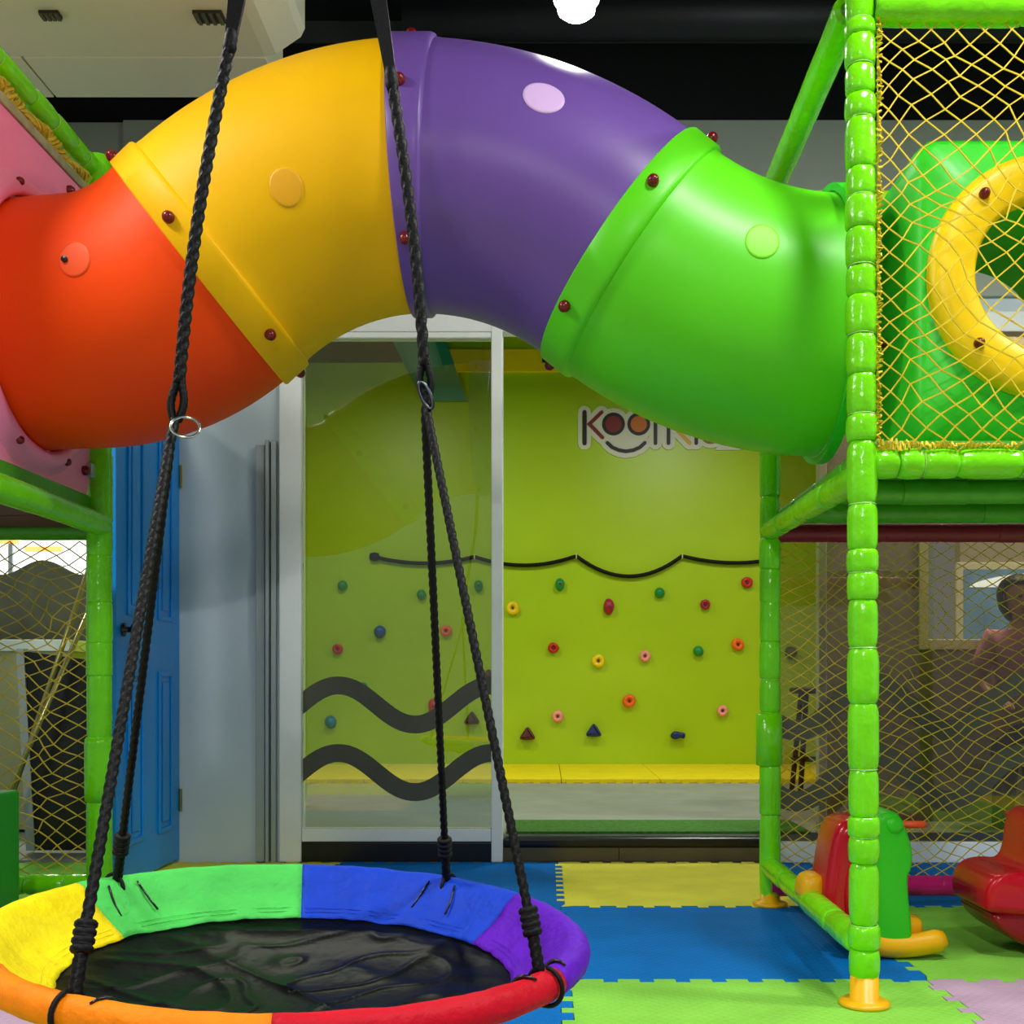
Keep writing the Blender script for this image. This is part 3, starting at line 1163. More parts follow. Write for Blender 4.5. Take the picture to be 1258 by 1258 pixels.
def ring_panel(name, m, xp, y0, y1, z0, z1, yc, zc, rad, th, frame, rmax=9.0):
    """flat panel in the plane X = xp with a round mouth"""
    bm = B()
    n = 64
    loops = []
    for xx in (xp - th / 2, xp + th / 2):
        inn, out = [], []
        for k in range(n):
            a = 2 * PI * k / n
            c_, s_ = math.cos(a), math.sin(a)
            inn.append(bm.verts.new((xx, yc + rad * c_, zc + rad * s_)))
            ty = (y1 - yc) / c_ if c_ > 1e-6 else ((y0 - yc) / c_ if c_ < -1e-6 else 1e9)
            tz = (z1 - zc) / s_ if s_ > 1e-6 else ((z0 - zc) / s_ if s_ < -1e-6 else 1e9)
            t = min(ty, tz, rmax)
            out.append(bm.verts.new((xx, yc + t * c_, zc + t * s_)))
        loops.append((inn, out))
    for k in range(n):
        k2 = (k + 1) % n
        (i0, o0), (i1, o1) = loops
        bm.faces.new((i0[k], i0[k2], o0[k2], o0[k]))
        bm.faces.new((i1[k2], i1[k], o1[k], o1[k2]))
        bm.faces.new((o0[k], o0[k2], o1[k2], o1[k]))
        bm.faces.new((i0[k2], i0[k], i1[k], i1[k2]))
    bmesh.ops.recalc_face_normals(bm, faces=bm.faces)
    return obj(name, bm, m, frame)


pn = ring_panel('end_panel', M_green_panel, 0.85, FYF + 0.05, FYB - 0.05, 1.36, 2.36, YT, ZE1, TR + 0.004, 0.03, fr, TR + 0.025)

# ------------------------------------------------ moulded green box with yellow ring (in the right frame)
gx0, gy0, gy1 = at(1127, 0, 2.86).x, 2.86, 3.45
gz0, gz1 = zdeck + 0.047, at(0, 166, 2.86).z
rc = at(1292, 338, gy0 - 0.02)
gx1 = rc.x + (rc.x - gx0)
gb = thing('moulded_crawl_box', 'green moulded crawl box with a yellow ring behind the netting', 'crawl box', (gx0, gy0, gz0))


def rrect(x0, x1, z0, z1, r, n=6):
    P = []
    for cx_, cz_, a0 in ((x1 - r, z1 - r, 0), (x0 + r, z1 - r, 90), (x0 + r, z0 + r, 180), (x1 - r, z0 + r, 270)):
        for k in range(n + 1):
            a = math.radians(a0 + 90 * k / n)
            P.append((cx_ + r * math.cos(a), cz_ + r * math.sin(a)))
    return P


bm = B()
hole = 0.245
nn = 64


def ray_rrect(a):
    """distance from the ring centre to the rounded outline"""
    P = rrect(gx0, gx1, gz0, gz1, 0.05)
    d = Vector((math.cos(a), math.sin(a)))
    best = 9
    for i in range(len(P)):
        p, q = Vector(P[i]) - Vector((rc.x, rc.z)), Vector(P[(i + 1) % len(P)]) - Vector((rc.x, rc.z))
        e = q - p
        den = d.x * e.y - d.y * e.x
        if abs(den) < 1e-9:
            continue
        t = (p.x * e.y - p.y * e.x) / den
        s = (p.x * d.y - p.y * d.x) / den
        if t > 0 and -1e-6 <= s <= 1 + 1e-6:
            best = min(best, t)
    return best


# rings: back hole, front hole, front face, bevel, side to the back
rr_ = []
for spec_ in ('tube_back', 'hole', 'face', 'edge', 'back'):
    ring = []
    for k in range(nn):
        a = 2 * PI * k / nn
        ro = ray_rrect(a)
        R_, y = {'tube_back': (hole, gy1), 'hole': (hole, gy0), 'face': (ro - 0.03, gy0), 'edge': (ro, gy0 + 0.03), 'back': (ro + 0.0, gy1)}[spec_]
        ring.append(bm.verts.new((rc.x + R_ * math.cos(a), y, rc.z + R_ * math.sin(a))))
    rr_.append(ring)
for A, Bq in zip(rr_, rr_[1:] + rr_[:1]):
    for k in range(nn):
        bm.faces.new((A[k], A[(k + 1) % nn], Bq[(k + 1) % nn], Bq[k]))
bmesh.ops.recalc_face_normals(bm, faces=bm.faces)
o = obj('box_shell', bm, M_green_panel, gb, True)
o.modifiers.new('edges', 'EDGE_SPLIT').split_angle = math.radians(55)
bm = B()
prof = []
Ro, Ri = 150 / F * gy0, 95 / F * gy0
for rr, yy in ((Ri, 0.02), (Ri, -0.03), (Ri + 0.012, -0.045), (Ro - 0.03, -0.045), (Ro - 0.006, -0.034), (Ro, -0.016), (Ro, 0.0)):
    prof.append((rr, yy))
rings = [[bm.verts.new((rc.x + r * math.cos(2 * PI * k / 72), gy0 + y, rc.z + r * math.sin(2 * PI * k / 72))) for k in range(72)] for r, y in prof]
for A, Bq in zip(rings, rings[1:]):
    for k in range(72):
        bm.faces.new((A[k], A[(k + 1) % 72], Bq[(k + 1) % 72], Bq[k]))
bmesh.ops.recalc_face_normals(bm, faces=bm.faces)
ringo = obj('ring', bm, M_ring, gb, True)
ringo['label'] = 'yellow plastic ring round the opening'
for k in range(8):
    a = math.radians(178 + k * 45)
    q = 128 / F * gy0
    bm = B()
    P = Vector((rc.x + (q + 0.03 * (k == 0)) * math.cos(a), gy0 - 0.044 + 0.03 * (k == 0), rc.z + q * math.sin(a)))
    lathe(bm, [(0.014, 0.0), (0.0145, 0.008), (0.011, 0.017), (0.005, 0.021), (0, 0.022)], P, 12, (0, -1, 0))
    obj('bolt_cap', bm, M_cap, gb, True)
for (px_, py_) in ((1074, 272), (1081, 422)):
    bm = B()
    lathe(bm, [(0.012, 0.0), (0.012, 0.012), (0.006, 0.018), (0, 0.019)], (gx0 + 0.001, gx0 * F / (px_ + 8 - CX), at(0, py_, gx0 * F / (px_ + 8 - CX)).z), 12, (-1, 0, 0))
    obj('bolt_cap', bm, M_cap, gb, True)

# ------------------------------------------------ left play frame
LXp = at(122, 0, FYB).x
lf = thing('play_frame', 'green padded play frame with a pink panel on the left', 'play frame', (LXp, FYB, 0.0), 'padded play frames')
plr = 0.045
cuts = sorted(((at(0, y, FYB).z) - 0.05) / (2.72 - 0.05) for y in (985, 905, 830, 790, 740, 683, 640, 560, 480, 400, 330, 270))
padded(lf, 'post', (LXp, FYB, 0.05), (LXp, FYB, 2.72), plr, cuts, core=YEL, kinds=(3, 4), ties=False)
foot(lf, LXp, FYB)
bm = B()
zc0, zc1 = at(0, 985, FYB).z, at(0, 906, FYB).z
lathe(bm, [(0.038, zc0), (0.05, zc0 + 0.004), (0.0515, zc0 + 0.05), (0.0515, zc1 - 0.02), (0.05, zc1 - 0.004), (0.038, zc1)], (LXp, FYB, 0), 22)
obj('wrap', bm, M_vinyl, lf, True)
padded(lf, 'post', (LXp, FYF, 0.05), (LXp, FYF, 2.72), plr, even(12), core=YEL, kinds=(3, 1), ties=False)
foot(lf, LXp, FYF)
LXX = LXp - 1.22
for yy in (FYF, FYB):
    padded(lf, 'post', (LXX, yy, 0.05), (LXX, yy, 2.72), plr, even(12), core=YEL, kinds=(3, 1), ties=False)
    foot(lf, LXX, yy)
zl1 = at(0, 645, FYB).z
padded(lf, 'rail', (LXp + 0.012, FYF, zl1), (LXp + 0.012, FYB - 0.01, zl1), 0.043, [0.3, 0.62], kinds=(4, 3), ties=False)
zl2 = at(0, 209, FYB).z
padded(lf, 'rail', (LXp - 0.02, FYF, zl2), (LXp - 0.02, FYB, zl2), 0.038, [0.2, 0.42, 0.6, 0.72, 0.84, 0.92], kinds=(0, 1, 2))
padded(lf, 'rail', (LXX, FYB, zl1 - 0.02), (LXp, FYB, zl1 - 0.02), 0.036, even(4), kinds=(4, 3), m=M_vinyl_d, ties=False)
padded(lf, 'rail', (LXX, FYF, zl1), (LXp, FYF, zl1), 0.036, even(4), kinds=(4, 3), ties=False)
padded(lf, 'rail', (LXX, FYB, zl2), (LXp, FYB, zl2), 0.036, even(5), m=M_vinyl_y)
padded(lf, 'rail', (LXX, FYB, 0.075), (LXp, FYB, 0.075), 0.04, [0.3, 0.6, 0.78, 0.9], kinds=(0, 2))
for k in range(4):
    bm = B()
    ya = FYF + 0.05 + k * 0.29
    box(bm, LXX + 0.02, LXp - 0.03, ya, ya + 0.28, zl1 - 0.015, zl1 + 0.025, 0.012)
    obj('deck_board', bm, mat('dark red vinyl', '#5a1420', 0.5, 0.1), lf)
# vinyl skirt between the deck rail and the panel
bm = B()
box(bm, LXp - 0.05, LXp - 0.012, FYF + 0.05, FYB - 0.045, zl1 + 0.03, zl1 + 0.10, 0.01)
obj('skirt', bm, M_vinyl_d, lf)
pz0, pz1 = zl1 + 0.09, zl2 - 0.125
pink = ring_panel('end_panel', M_pink, LXp - 0.03, FYF + 0.05, FYB - 0.05, pz0, pz1, YTL, ZE, TR + 0.004, 0.03, lf)
pink['label'] = 'pink plastic panel round the tunnel mouth'
bm = B()
n = 64
prf = [(TR + 0.006, 0.0), (TR + 0.006, 0.03), (TR + 0.02, 0.042), (TR + 0.045, 0.036), (TR + 0.065, 0.012), (TR + 0.085, 0.0)]
rings = [[bm.verts.new((LXp - 0.0155 + x, YTL + r * math.cos(2 * PI * k / n), ZE + r * math.sin(2 * PI * k / n))) for k in range(n)] for r, x in prf]
for A, Bq in zip(rings, rings[1:]):
    for k in range(n):
        bm.faces.new((A[k], A[(k + 1) % n], Bq[(k + 1) % n], Bq[k]))
bmesh.ops.recalc_face_normals(bm, faces=bm.faces)
fl_ = obj('flange', bm, M_pink, pink, True)
for k in range(8):
    a = math.radians(22.5 + 45 * k)
    bm = B()
    lathe(bm, [(0.013, 0.0), (0.0135, 0.008), (0.009, 0.016), (0, 0.019)], (LXp + 0.012, YTL + (TR + 0.045) * math.cos(a), ZE + (TR + 0.045) * math.sin(a)), 12, (1, 0, 0))
    obj('bolt_cap', bm, M_cap, pink, True)
for yy, zz in ((FYB - 0.1, at(0, 578, FYB - 0.1).z), (FYF + 0.12, pz0 + 0.1), (FYF + 0.12, pz1 - 0.08), (FYB - 0.22, pz1 - 0.05)):
    bm = B()
    lathe(bm, [(0.017, 0.0), (0.0175, 0.01), (0.012, 0.02), (0, 0.024)], (LXp - 0.015, yy, zz), 12, (1, 0, 0))
    obj('bolt_cap', bm, M_cap, pink, True)
bm = B()
zz = at(0, 578, FYB - 0.06).z
box(bm, LXp - 0.03, LXp + 0.004, FYB - 0.075, FYB - 0.035, zz - 0.025, zz + 0.025, 0.004)
obj('clamp', bm, M_alu, lf)
# lashed net bundle and board under the top rail
bm = B()
box(bm, LXp - 0.035, LXp - 0.01, FYF + 0.05, FYB - 0.045, pz1 + 0.006, pz1 + 0.04, 0.006)
obj('panel_edge', bm, mat('dusty grey edge', '#a19f7a', 0.7, 0.2, 20), lf)
for q in range(3):
    bm = B()
    pts = []
    for k in range(120):
        t = k / 119
        pts.append(Vector((LXp - 0.02 + 0.012 * math.cos(k * 0.9 + q * 2), FYF + 0.05 + (FYB - FYF - 0.1) * t, pz1 + 0.062 + 0.016 * math.sin(k * 0.7 + q * 2.1) + 0.012 * noise.noise(Vector((k * 0.2, q * 5, 0))))))
    sweep(bm, pts, 0.006, 5)
    obj('lashing', bm, M_net_d, lf)
for t in (0.62, 0.74, 0.86):
    bm = B()
    y = FYF + (FYB - FYF) * t
    sweep(bm, [Vector((LXp - 0.02 + 0.01 * math.sin(k), y + 0.01 * k, zl2 + 0.03 + 0.014 * math.sin(k * 0.9))) for k in range(5)], 0.0022, 5)
    obj('cable_tie', bm, mat('pale tie tail', '#d8e2c8', 0.4, 0), lf)
net(lf, 'net', lambda u, v, n=0: Vector((LXX + 0.05 + u, FYB + n, 0.105 + v)), LXp - LXX - 0.08, zl1 - 0.06 - 0.105, 0.083, 0.055, 0.0026, M_net_d, 3, 0.5)

# green foam block inside the left frame
bm = B()
gbx = at(25, 0, 3.64).x
box(bm, gbx - 0.5, gbx, 3.2, 3.64, 0.0, at(0, 975, 3.5).z, 0.012, 3)
blk = tag(obj('foam_block', bm, mat('green foam vinyl', '#0f9a1c', 0.4, 0.08, 6, 0.1, 40)), 'dark green foam block standing inside the left play frame', 'foam block')
seam = B()
box(seam, gbx - 0.49, gbx + 0.002, 3.38, 3.386, 0.02, at(0, 975, 3.5).z - 0.02)
obj('seam', seam, mat('green seam', '#0b7a16', 0.6, 0), blk)

# ================================================================= SAUCER SWING
SC = Vector((-0.432, 1.847, 0.376))
SRAD = 0.482
tilt, roll = 0.024, -0.055


def sp(a, r, z):
    """point of the saucer: angle (deg, 0 = right, 90 = away), radius, height over the rim plane"""
    ar = math.radians(a)
    return Vector((SC.x + r * math.cos(ar), SC.y + r * math.sin(ar), SC.z + z + tilt * r * math.sin(ar) + roll * r * math.cos(ar)))


sw = thing('saucer_swing', 'round saucer swing with rainbow rim and black mat hanging on black ropes', 'swing', (SC.x, SC.y, SC.z - 0.13))
secs = [(101, 158, 'light green', '#4cc858'), (158, 218, 'yellow', '#f0dc00'), (218, 280, 'orange', '#f28200'),
        (280, 336, 'red', '#c00020'), (336, 399, 'purple', '#5a0cb8'), (39, 101, 'blue', '#083cc0')]
TRR = 0.024
for a0, a1, cn, cc in secs:
    bm = B()
    ns = 30
    rings = []
    for k in range(ns + 1):
        a = a0 + (a1 - a0) * k / ns
        ring = []
        ar = math.radians(a)
        wr = noise.noise(Vector((math.cos(ar) * 6, math.sin(ar) * 6, 2)))
        wr2 = noise.noise(Vector((math.cos(ar) * 16, math.sin(ar) * 16, 5)))
        tr = TRR * (1 + 0.08 * wr + 0.07 * wr2)
        # start under the rim outside, go round the tube, then down the inner band
        for j in range(13):
            th = math.radians(-150 + j * 25)       # -150 .. 150
            ring.append(sp(a, SRAD + tr * math.cos(th), tr * math.sin(th)))
        band = [(SRAD - 0.030, 0.006), (SRAD - 0.045, -0.014), (SRAD - 0.065, -0.032), (SRAD - 0.085, -0.046), (0.378, -0.058), (0.37, -0.0625)]
        for j, (r, z) in enumerate(band):
            f_ = (j + 0.5) / len(band)
            ring.append(sp(a, r + 0.004 * wr2 * f_, z + (0.010 * wr + 0.006 * wr2) * math.sin(PI * f_)))
        rings.append([bm.verts.new(p) for p in ring])
    for A, Bq in zip(rings, rings[1:]):
        for k in range(len(A) - 1):
            bm.faces.new((A[k], A[k + 1], Bq[k + 1], Bq[k]))
    bmesh.ops.recalc_face_normals(bm, faces=bm.faces)
    o = obj('rim_cover', bm, mat(cn + ' nylon', cc, 0.6, 0.08, 14, 0.55, 40, spec=0.2), sw, True)
    o['label'] = cn + ' nylon section of the rim cover'
    sm = o.modifiers.new('thick', 'SOLIDIFY')
    sm.thickness = 0.0025
    sm.offset = -1
    # stitched line along the inner hem
    for rr in (0.384, 0.392):
        bm = B()
        sweep(bm, [sp(a0 + 1 + (a1 - a0 - 2) * k / 24, rr, -0.0545 + (rr - 0.384) * 0.75 + 0.0015) for k in range(25)], 0.0007, 4)
        obj('stitching', bm, mat(cn + ' thread', cc, 0.8, 0.3, 40), o)
# mat
bm = B()
nr, na = 64, 200
rings = [[bm.verts.new(sp(0, 0, -0.10))]]
for j in range(1, nr + 1):
    r = 0.385 * j / nr
    ring = []
    for k in range(na):
        a = 360 * k / na
        ar = math.radians(a)
        q = Vector((r * math.cos(ar), r * math.sin(ar), 0))
        f_ = min(1, (1 - j / nr) * 5)
        c1 = 1 - abs(noise.noise(Vector((q.x * 4 + q.y * 5, q.y * 2.2 - q.x * 3, 1))))
        c2 = 1 - abs(noise.noise(Vector((q.x * 9 - q.y * 4, q.y * 6 + q.x * 2, 4))))
        wr = 0.0035 * c1 ** 10 + 0.003 * c2 ** 14 + 0.002 * noise.noise(q * 4)
        ring.append(bm.verts.new(sp(a, r, -0.100 + 0.036 * (j / nr) ** 2 + wr * f_)))
    rings.append(ring)
for k in range(na):
    bm.faces.new((rings[0][0], rings[1][k], rings[1][(k + 1) % na]))
for A, Bq in zip(rings[1:], rings[2:]):
    for k in range(na):
        bm.faces.new((A[k], Bq[k], Bq[(k + 1) % na], A[(k + 1) % na]))
bmesh.ops.recalc_face_normals(bm, faces=bm.faces)
o = obj('seat_mat', bm, mat('black tarpaulin', '#07080a', 0.30, 0.3, 9, 0.12, 30, spec=0.03), sw, True)
o['label'] = 'wrinkled shiny black seat mat'
# hidden rim hoop
bm = B()
pts = [sp(5 * k, SRAD, 0) for k in range(72)]
sweep(bm, pts, 0.014, 8, closed=True)
obj('rim_hoop', bm, M_steel, sw, True)


def rope(bm, pts, r, pitch=0.07, n=18, step=0.005):
    """three strand laid rope through a polyline"""
    P = []
    pts = [Vector(p) for p in pts]
    for a, b in zip(pts, pts[1:]):
        m_ = max(2, int((b - a).length / step))
        for k in range(m_):
            P.append(a.lerp(b, k / m_))
    P.append(pts[-1])
    # soften the corners
    for _ in range(6):
        P = [P[0]] + [(P[i - 1] + P[i] * 2 + P[i + 1]) / 4 for i in range(1, len(P) - 1)] + [P[-1]]
    sweep(bm, P, r, n, prof=lambda i, a: 0.78 + 0.40 * abs(math.cos(1.5 * (a - 2 * PI * i * step / pitch))))
    return P


ringL = at(216, 518, 1.82)
ringR = at(524, 488, 1.90)
hook = Vector((-0.41, 1.87, 3.9))
# top webbing to the ceiling, then rope to the ring
for side, rg, top, mid in ((0, ringL, at(291, 0, 1.84), at(283, 52, 1.835)), (1, ringR, at(465, 0, 1.88), at(481, 98, 1.885))):
    bm = B()
    A = [hook + Vector((-0.03 + 0.06 * side, 0, 0)), top, mid]
    d = (A[1] - A[0]).normalized()
    for p0, p1, w0, w1 in ((A[0], A[1], 0.014, 0.014), (A[1], A[2], 0.014, 0.009)):
        for sgn in (1,):
            t_ = (p1 - p0).normalized()
            sd = t_.cross(Vector((0, 1, 0))).normalized()
            fwd = sd.cross(t_)
            vs = []
            for p, ww in ((p0, w0), (p1, w1)):
                vs.append([bm.verts.new(p + sd * ww * a + fwd * 0.004 * b) for a, b in ((-1, -1), (1, -1), (1, 1), (-1, 1))])
            for k in range(4):
                bm.faces.new((vs[0][k], vs[0][(k + 1) % 4], vs[1][(k + 1) % 4], vs[1][k]))
            bm.faces.new(list(reversed(vs[0])))
            bm.faces.new(vs[1])
    bmesh.ops.recalc_face_normals(bm, faces=bm.faces)
    obj('webbing_strap', bm, M_strap, sw)
    # knot
    bm = B()
    dn = (rg - mid).normalized()
    lathe(bm, [(0, -0.024), (0.009, -0.02), (0.0115, -0.006), (0.0105, 0.0), (0.012, 0.008), (0.009, 0.02), (0, 0.023)], mid, 14, dn)
    obj('knot', bm, M_strap, sw, True)
    # upper rope: a doubled, loosely twisted rope ending in an eye
    bm = B()
    L = (rg - mid).length
    tw = []
    for k in range(41):
        t = k / 40
        c_ = mid.lerp(rg, t) + Vector((-0.006 if side == 0 else 0.004, 0, 0)) * math.sin(PI * t) * 2
        if t > 0.9:
            o_ = 0.009 * math.sin(PI * (t - 0.9) / 0.1)
        else:
            o_ = 0.0
        tw.append((c_, o_))
    n90 = 37
    path1 = [c_ for c_, o_ in tw[:n90]]
    rope(bm, path1, 0.0092, 0.06)
    sx = Vector((1, 0, 0))
    eyeA = [c_ - sx * (o_ + 0.003) for c_, o_ in tw[n90 - 2:]]
    eyeB = [c_ + sx * (o_ + 0.003) for c_, o_ in tw[n90 - 2:]]
    rope(bm, eyeA, 0.0062, 0.03)
    rope(bm, eyeB, 0.0062, 0.03)
    obj('upper_rope', bm, M_rope, sw, True)
# silver ring on the left, carabiner on the right
bm = B()
rc_ = ringL + Vector((0.020, -0.012, -0.012))
torus(bm, rc_, 0.023, 0.0026, (0.25, -0.85, 0.55), 40, 8)
obj('ring', bm, M_steel, sw, True)['label'] = 'bright steel ring'
bm = B()
cpts = []
for k in range(24):
    a = 2 * PI * k / 24
    v = Vector((0.008 * math.cos(a), 0, 0.025 * math.sin(a)))
    v = Matrix.Rotation(math.radians(22), 3, 'Y') @ Vector((v.x, v.y, v.z))
    cpts.append(ringR + Vector((0.0, -0.012, 0.0)) + Vector((-v.x, v.y, v.z)))
sweep(bm, cpts, 0.0036, 8, closed=True)
obj('carabiner', bm, mat('dark steel', '#4a4e54', 0.25, 0.05, metal=1.0), sw, True)
# four lower ropes
ATT = {'nl': (at(96, 1212, 1.43), -113), 'fl': (at(141, 1086, 2.16), 148), 'fr': (at(552, 1076, 2.28), 62), 'nr': (at(672, 1186, 1.56), -27)}
for key, rg in (('nl', ringL), ('fl', ringL), ('fr', ringR), ('nr', ringR)):
    a_ = ATT[key][1]
    end = sp(a_, SRAD - 0.012, TRR + 0.012)
    d = (end - rg)
    u = d.normalized()
    stop = end - u * 0.07
    bm = B()
    rope(bm, [rg + Vector((0, 0, 0.004)), rg + d * 0.03 + Vector((-0.004, 0, 0)), stop], 0.0074 if key == 'nl' else 0.0068, 0.05)
    obj('lower_rope', bm, M_rope, sw, True)
    # adjuster: ribbed block
    bm = B()
    pr_ = []
    for k in range(4):
        z = k * 0.011
        pr_ += [(0.0125, z), (0.0152, z + 0.003), (0.0152, z + 0.008), (0.0125, z + 0.011)]
    lathe(bm, [(0, 0)] + pr_ + [(0, 0.044)], stop - u * 0.012, 16, u)
    obj('adjuster', bm, M_strap, sw, True)
    # loop from the adjuster round the rim
    bm = B()
    rim = sp(a_, SRAD, 0)
    rope(bm, [stop + u * 0.025, sp(a_, SRAD - 0.010, TRR - 0.004)], 0.0085, 0.04)
    radial = (sp(a_, 1, 0) - sp(a_, 0, 0)).normalized()
    up = Vector((0, 0, 1))
    loop = [rim + (radial * math.cos(math.radians(t)) + up * math.sin(math.radians(t))) * (TRR + 0.005) for t in range(100, 460, 15)]
    sweep(bm, loop, 0.0038, 8)
    obj('rope_loop', bm, M_rope, sw, True)
    # dark slits where the loop enters the cover
    for sgn in (-1, 1):
        bm = B()
        A = []
        aa = a_ + sgn * (5.5 if key in ('nl', 'nr') else 4.0)
        if key in ('nl', 'nr'):
            for k in range(9):
                th = math.radians(60 + k * 21)
                A.append(sp(aa + sgn * 1.2 * math.sin(k * 0.4), SRAD - (TRR + 0.0015) * math.cos(th + PI), (TRR + 0.0025) * math.sin(th)))
            rad_ = lambda i: 0.0018 + 0.0025 * math.sin(PI * i / 8)
        else:
            A = [sp(aa + sgn * 0.6 * k, r, z + 0.003) for k, (r, z) in enumerate(((SRAD - 0.026, 0.012), (SRAD - 0.04, -0.004), (SRAD - 0.055, -0.02), (SRAD - 0.075, -0.036)))]
            rad_ = lambda i: 0.0022
        if key == 'nl' and sgn < 0:
            bm.free()
            continue
        sweep(bm, A, rad_, 6)
        obj('opening_slit', bm, M_black, sw, True)
bm = B()
lathe(bm, [(0.05, 0.0), (0.05, 0.01), (0.012, 0.012), (0.012, 0.05), (0, 0.05)], hook, 18, (0, 0, -1))
obj('swivel', bm, M_steel, sw, True)

# ================================================================= ROCKING TOYS
def puff(bm, poly, y0, y1, r, n=4):
    """outline pushed from y0 to y1 with rounded rims"""
    N = len(poly)
    x0, x1 = min(p[0] for p in poly), max(p[0] for p in poly)
    z0, z1 = min(p[1] for p in poly), max(p[1] for p in poly)
    cx_, cz_ = (x0 + x1) / 2, (z0 + z1) / 2
    nv = [Vector((-(p[0] - cx_) / (x1 - x0) * 2, -(p[1] - cz_) / (z1 - z0) * 2)) for p in poly]
    prof = [(r * (1 - math.sin(PI / 2 * k / n)), y0 + r * (1 - math.cos(PI / 2 * k / n))) for k in range(n + 1)]
    prof += [(d, y1 - (y - y0)) for d, y in reversed(prof)]
    rings = [[bm.verts.new((poly[i][0] + nv[i].x * d, y, poly[i][1] + nv[i].y * d)) for i in range(N)] for d, y in prof]
    for A, Bq in zip(rings, rings[1:]):
        for k in range(N):
            bm.faces.new((A[k], A[(k + 1) % N], Bq[(k + 1) % N], Bq[k]))
    bm.faces.new(rings[0])
    bm.faces.new(list(reversed(rings[-1])))
    bmesh.ops.recalc_face_normals(bm, faces=bm.faces)
    return bm



# first: red seat, green head, yellow rockers
ty = 3.30
rk = thing('rocking_toy', 'red and green rocking toy with yellow rockers behind the front post', 'rocking toy', (at(1070, 0, ty).x, ty, 0.0), 'rocking toys')


def pxpoly(L, Y):
    return [(at(a, b, Y).x, at(a, b, Y).z) for a, b in L]


def smoothpoly(P, it=2):
    for _ in range(it):
        Q = []
        n = len(P)
        for i in range(n):
            a, b = P[i], P[(i + 1) % n]
            Q.append((a[0] * 0.75 + b[0] * 0.25, a[1] * 0.75 + b[1] * 0.25))
            Q.append((a[0] * 0.25 + b[0] * 0.75, a[1] * 0.25 + b[1] * 0.75))
        P = Q
    return P


bm = B()
puff(bm, smoothpoly(pxpoly([(1004, 1122), (1003, 1090), (1008, 1060), (1014, 1022), (1022, 1006), (1040, 1000), (1058, 1004), (1062, 1040), (1060, 1078), (1080, 1092), (1082, 1128), (1050, 1130), (1020, 1132)], ty)), ty - 0.11, ty + 0.11, 0.035)
obj('seat', bm, M_red, rk, True)
bm = B()
puff(bm, smoothpoly(pxpoly([(1026, 1062), (1040, 1058), (1052, 1066), (1054, 1120), (1024, 1122)], ty)), ty - 0.125, ty - 0.08, 0.015)
obj('seat_side', bm, M_red, rk, True)
bm = B()
puff(bm, smoothpoly(pxpoly([(1076, 1012), (1082, 1000), (1102, 996), (1112, 1012), (1123, 1044), (1122, 1068), (1116, 1076), (1118, 1110), (1122, 1140), (1121, 1166), (1100, 1170), (1078, 1168), (1074, 1120), (1076, 1078), (1074, 1044)], ty - 0.15), 1), ty - 0.15, ty + 0.12, 0.016)
obj('head', bm, plastic('toy green plastic', '#2fc414', 0.25), rk, True)
bm = B()
e_ = at(1104, 1014, ty - 0.15)
lathe(bm, [(0.026, 0), (0.024, 0.008), (0.012, 0.012), (0, 0.012)], e_ - Vector((0.01, -0.004, 0)), 18, (0, -1, 0))
obj('eye_boss', bm, plastic('toy green plastic', '#2fc414'), rk, True)
bm = B()
h0 = at(1096, 1013, ty)
h1 = at(1137, 1013, ty)
sweep(bm, [h0, h0.lerp(h1, 0.9), h1], lambda i: (0.011, 0.0115, 0.009)[i], 14)
obj('handle', bm, plastic('handle orange plastic', '#e2501a', 0.3), rk, True)
for yy in (ty - 0.13, ty + 0.09):
    bm = B()
    P = []
    for k in range(15):
        t = k / 14
        x = at(1018, 0, ty).x + t * (at(1156, 0, ty - 0.1).x - at(1018, 0, ty).x)
        z = 0.036 + 0.05 * (2 * t - 1.0) ** 2 * (1.2 if t < 0.5 else 0.45)
        P.append(Vector((x, yy, z)))
    sweep(bm, P, lambda i: 0.034 if 0 < i < 14 else 0.024, 14)
    obj('rocker', bm, plastic('toy yellow plastic', '#f0b000', 0.25), rk, True)
bm = B()
puff(bm, smoothpoly(pxpoly([(978, 1106), (980, 1078), (994, 1070), (1010, 1074), (1012, 1108)], ty)), ty - 0.06, ty + 0.06, 0.03)
obj('back_bumper', bm, plastic('toy yellow plastic', '#f0b000'), rk, True)
bm = B()
box(bm, at(1022, 0, ty).x, at(1122, 0, ty).x, ty - 0.1, ty + 0.1, 0.05, at(0, 1120, ty).z, 0.02, 3)
obj('base', bm, plastic('toy yellow plastic', '#f0b000'), rk, True)

# second: red boat shaped rocker cut by the right edge
t2 = 3.3
rk2 = thing('rocking_toy', 'glossy red boat shaped rocking toy at the right edge', 'rocking toy', (at(1290, 0, t2).x, t2, 0.0), 'rocking toys')
bm = B()
puff(bm, smoothpoly(pxpoly([(1187, 1098), (1188, 1078), (1200, 1064), (1222, 1062), (1240, 1064), (1252, 1050), (1256, 1004), (1272, 992), (1292, 1000), (1298, 1050), (1318, 1064), (1360, 1064), (1388, 1072), (1392, 1112), (1290, 1116), (1190, 1112)], t2)), t2 - 0.16, t2 + 0.14, 0.03, 5)
obj('hull', bm, M_red, rk2, True)
bm = B()
puff(bm, smoothpoly(pxpoly([(1192, 1106), (1290, 1108), (1388, 1106), (1378, 1128), (1350, 1148), (1310, 1162), (1290, 1164), (1270, 1162), (1230, 1148), (1202, 1128)], t2)), t2 - 0.145, t2 + 0.125, 0.025, 5)
for v in bm.verts:
    v.co.z = max(v.co.z, 0.001)
obj('rocker_base', bm, plastic('dark red plastic', '#8c0a18', 0.25), rk2, True)
bm = B()
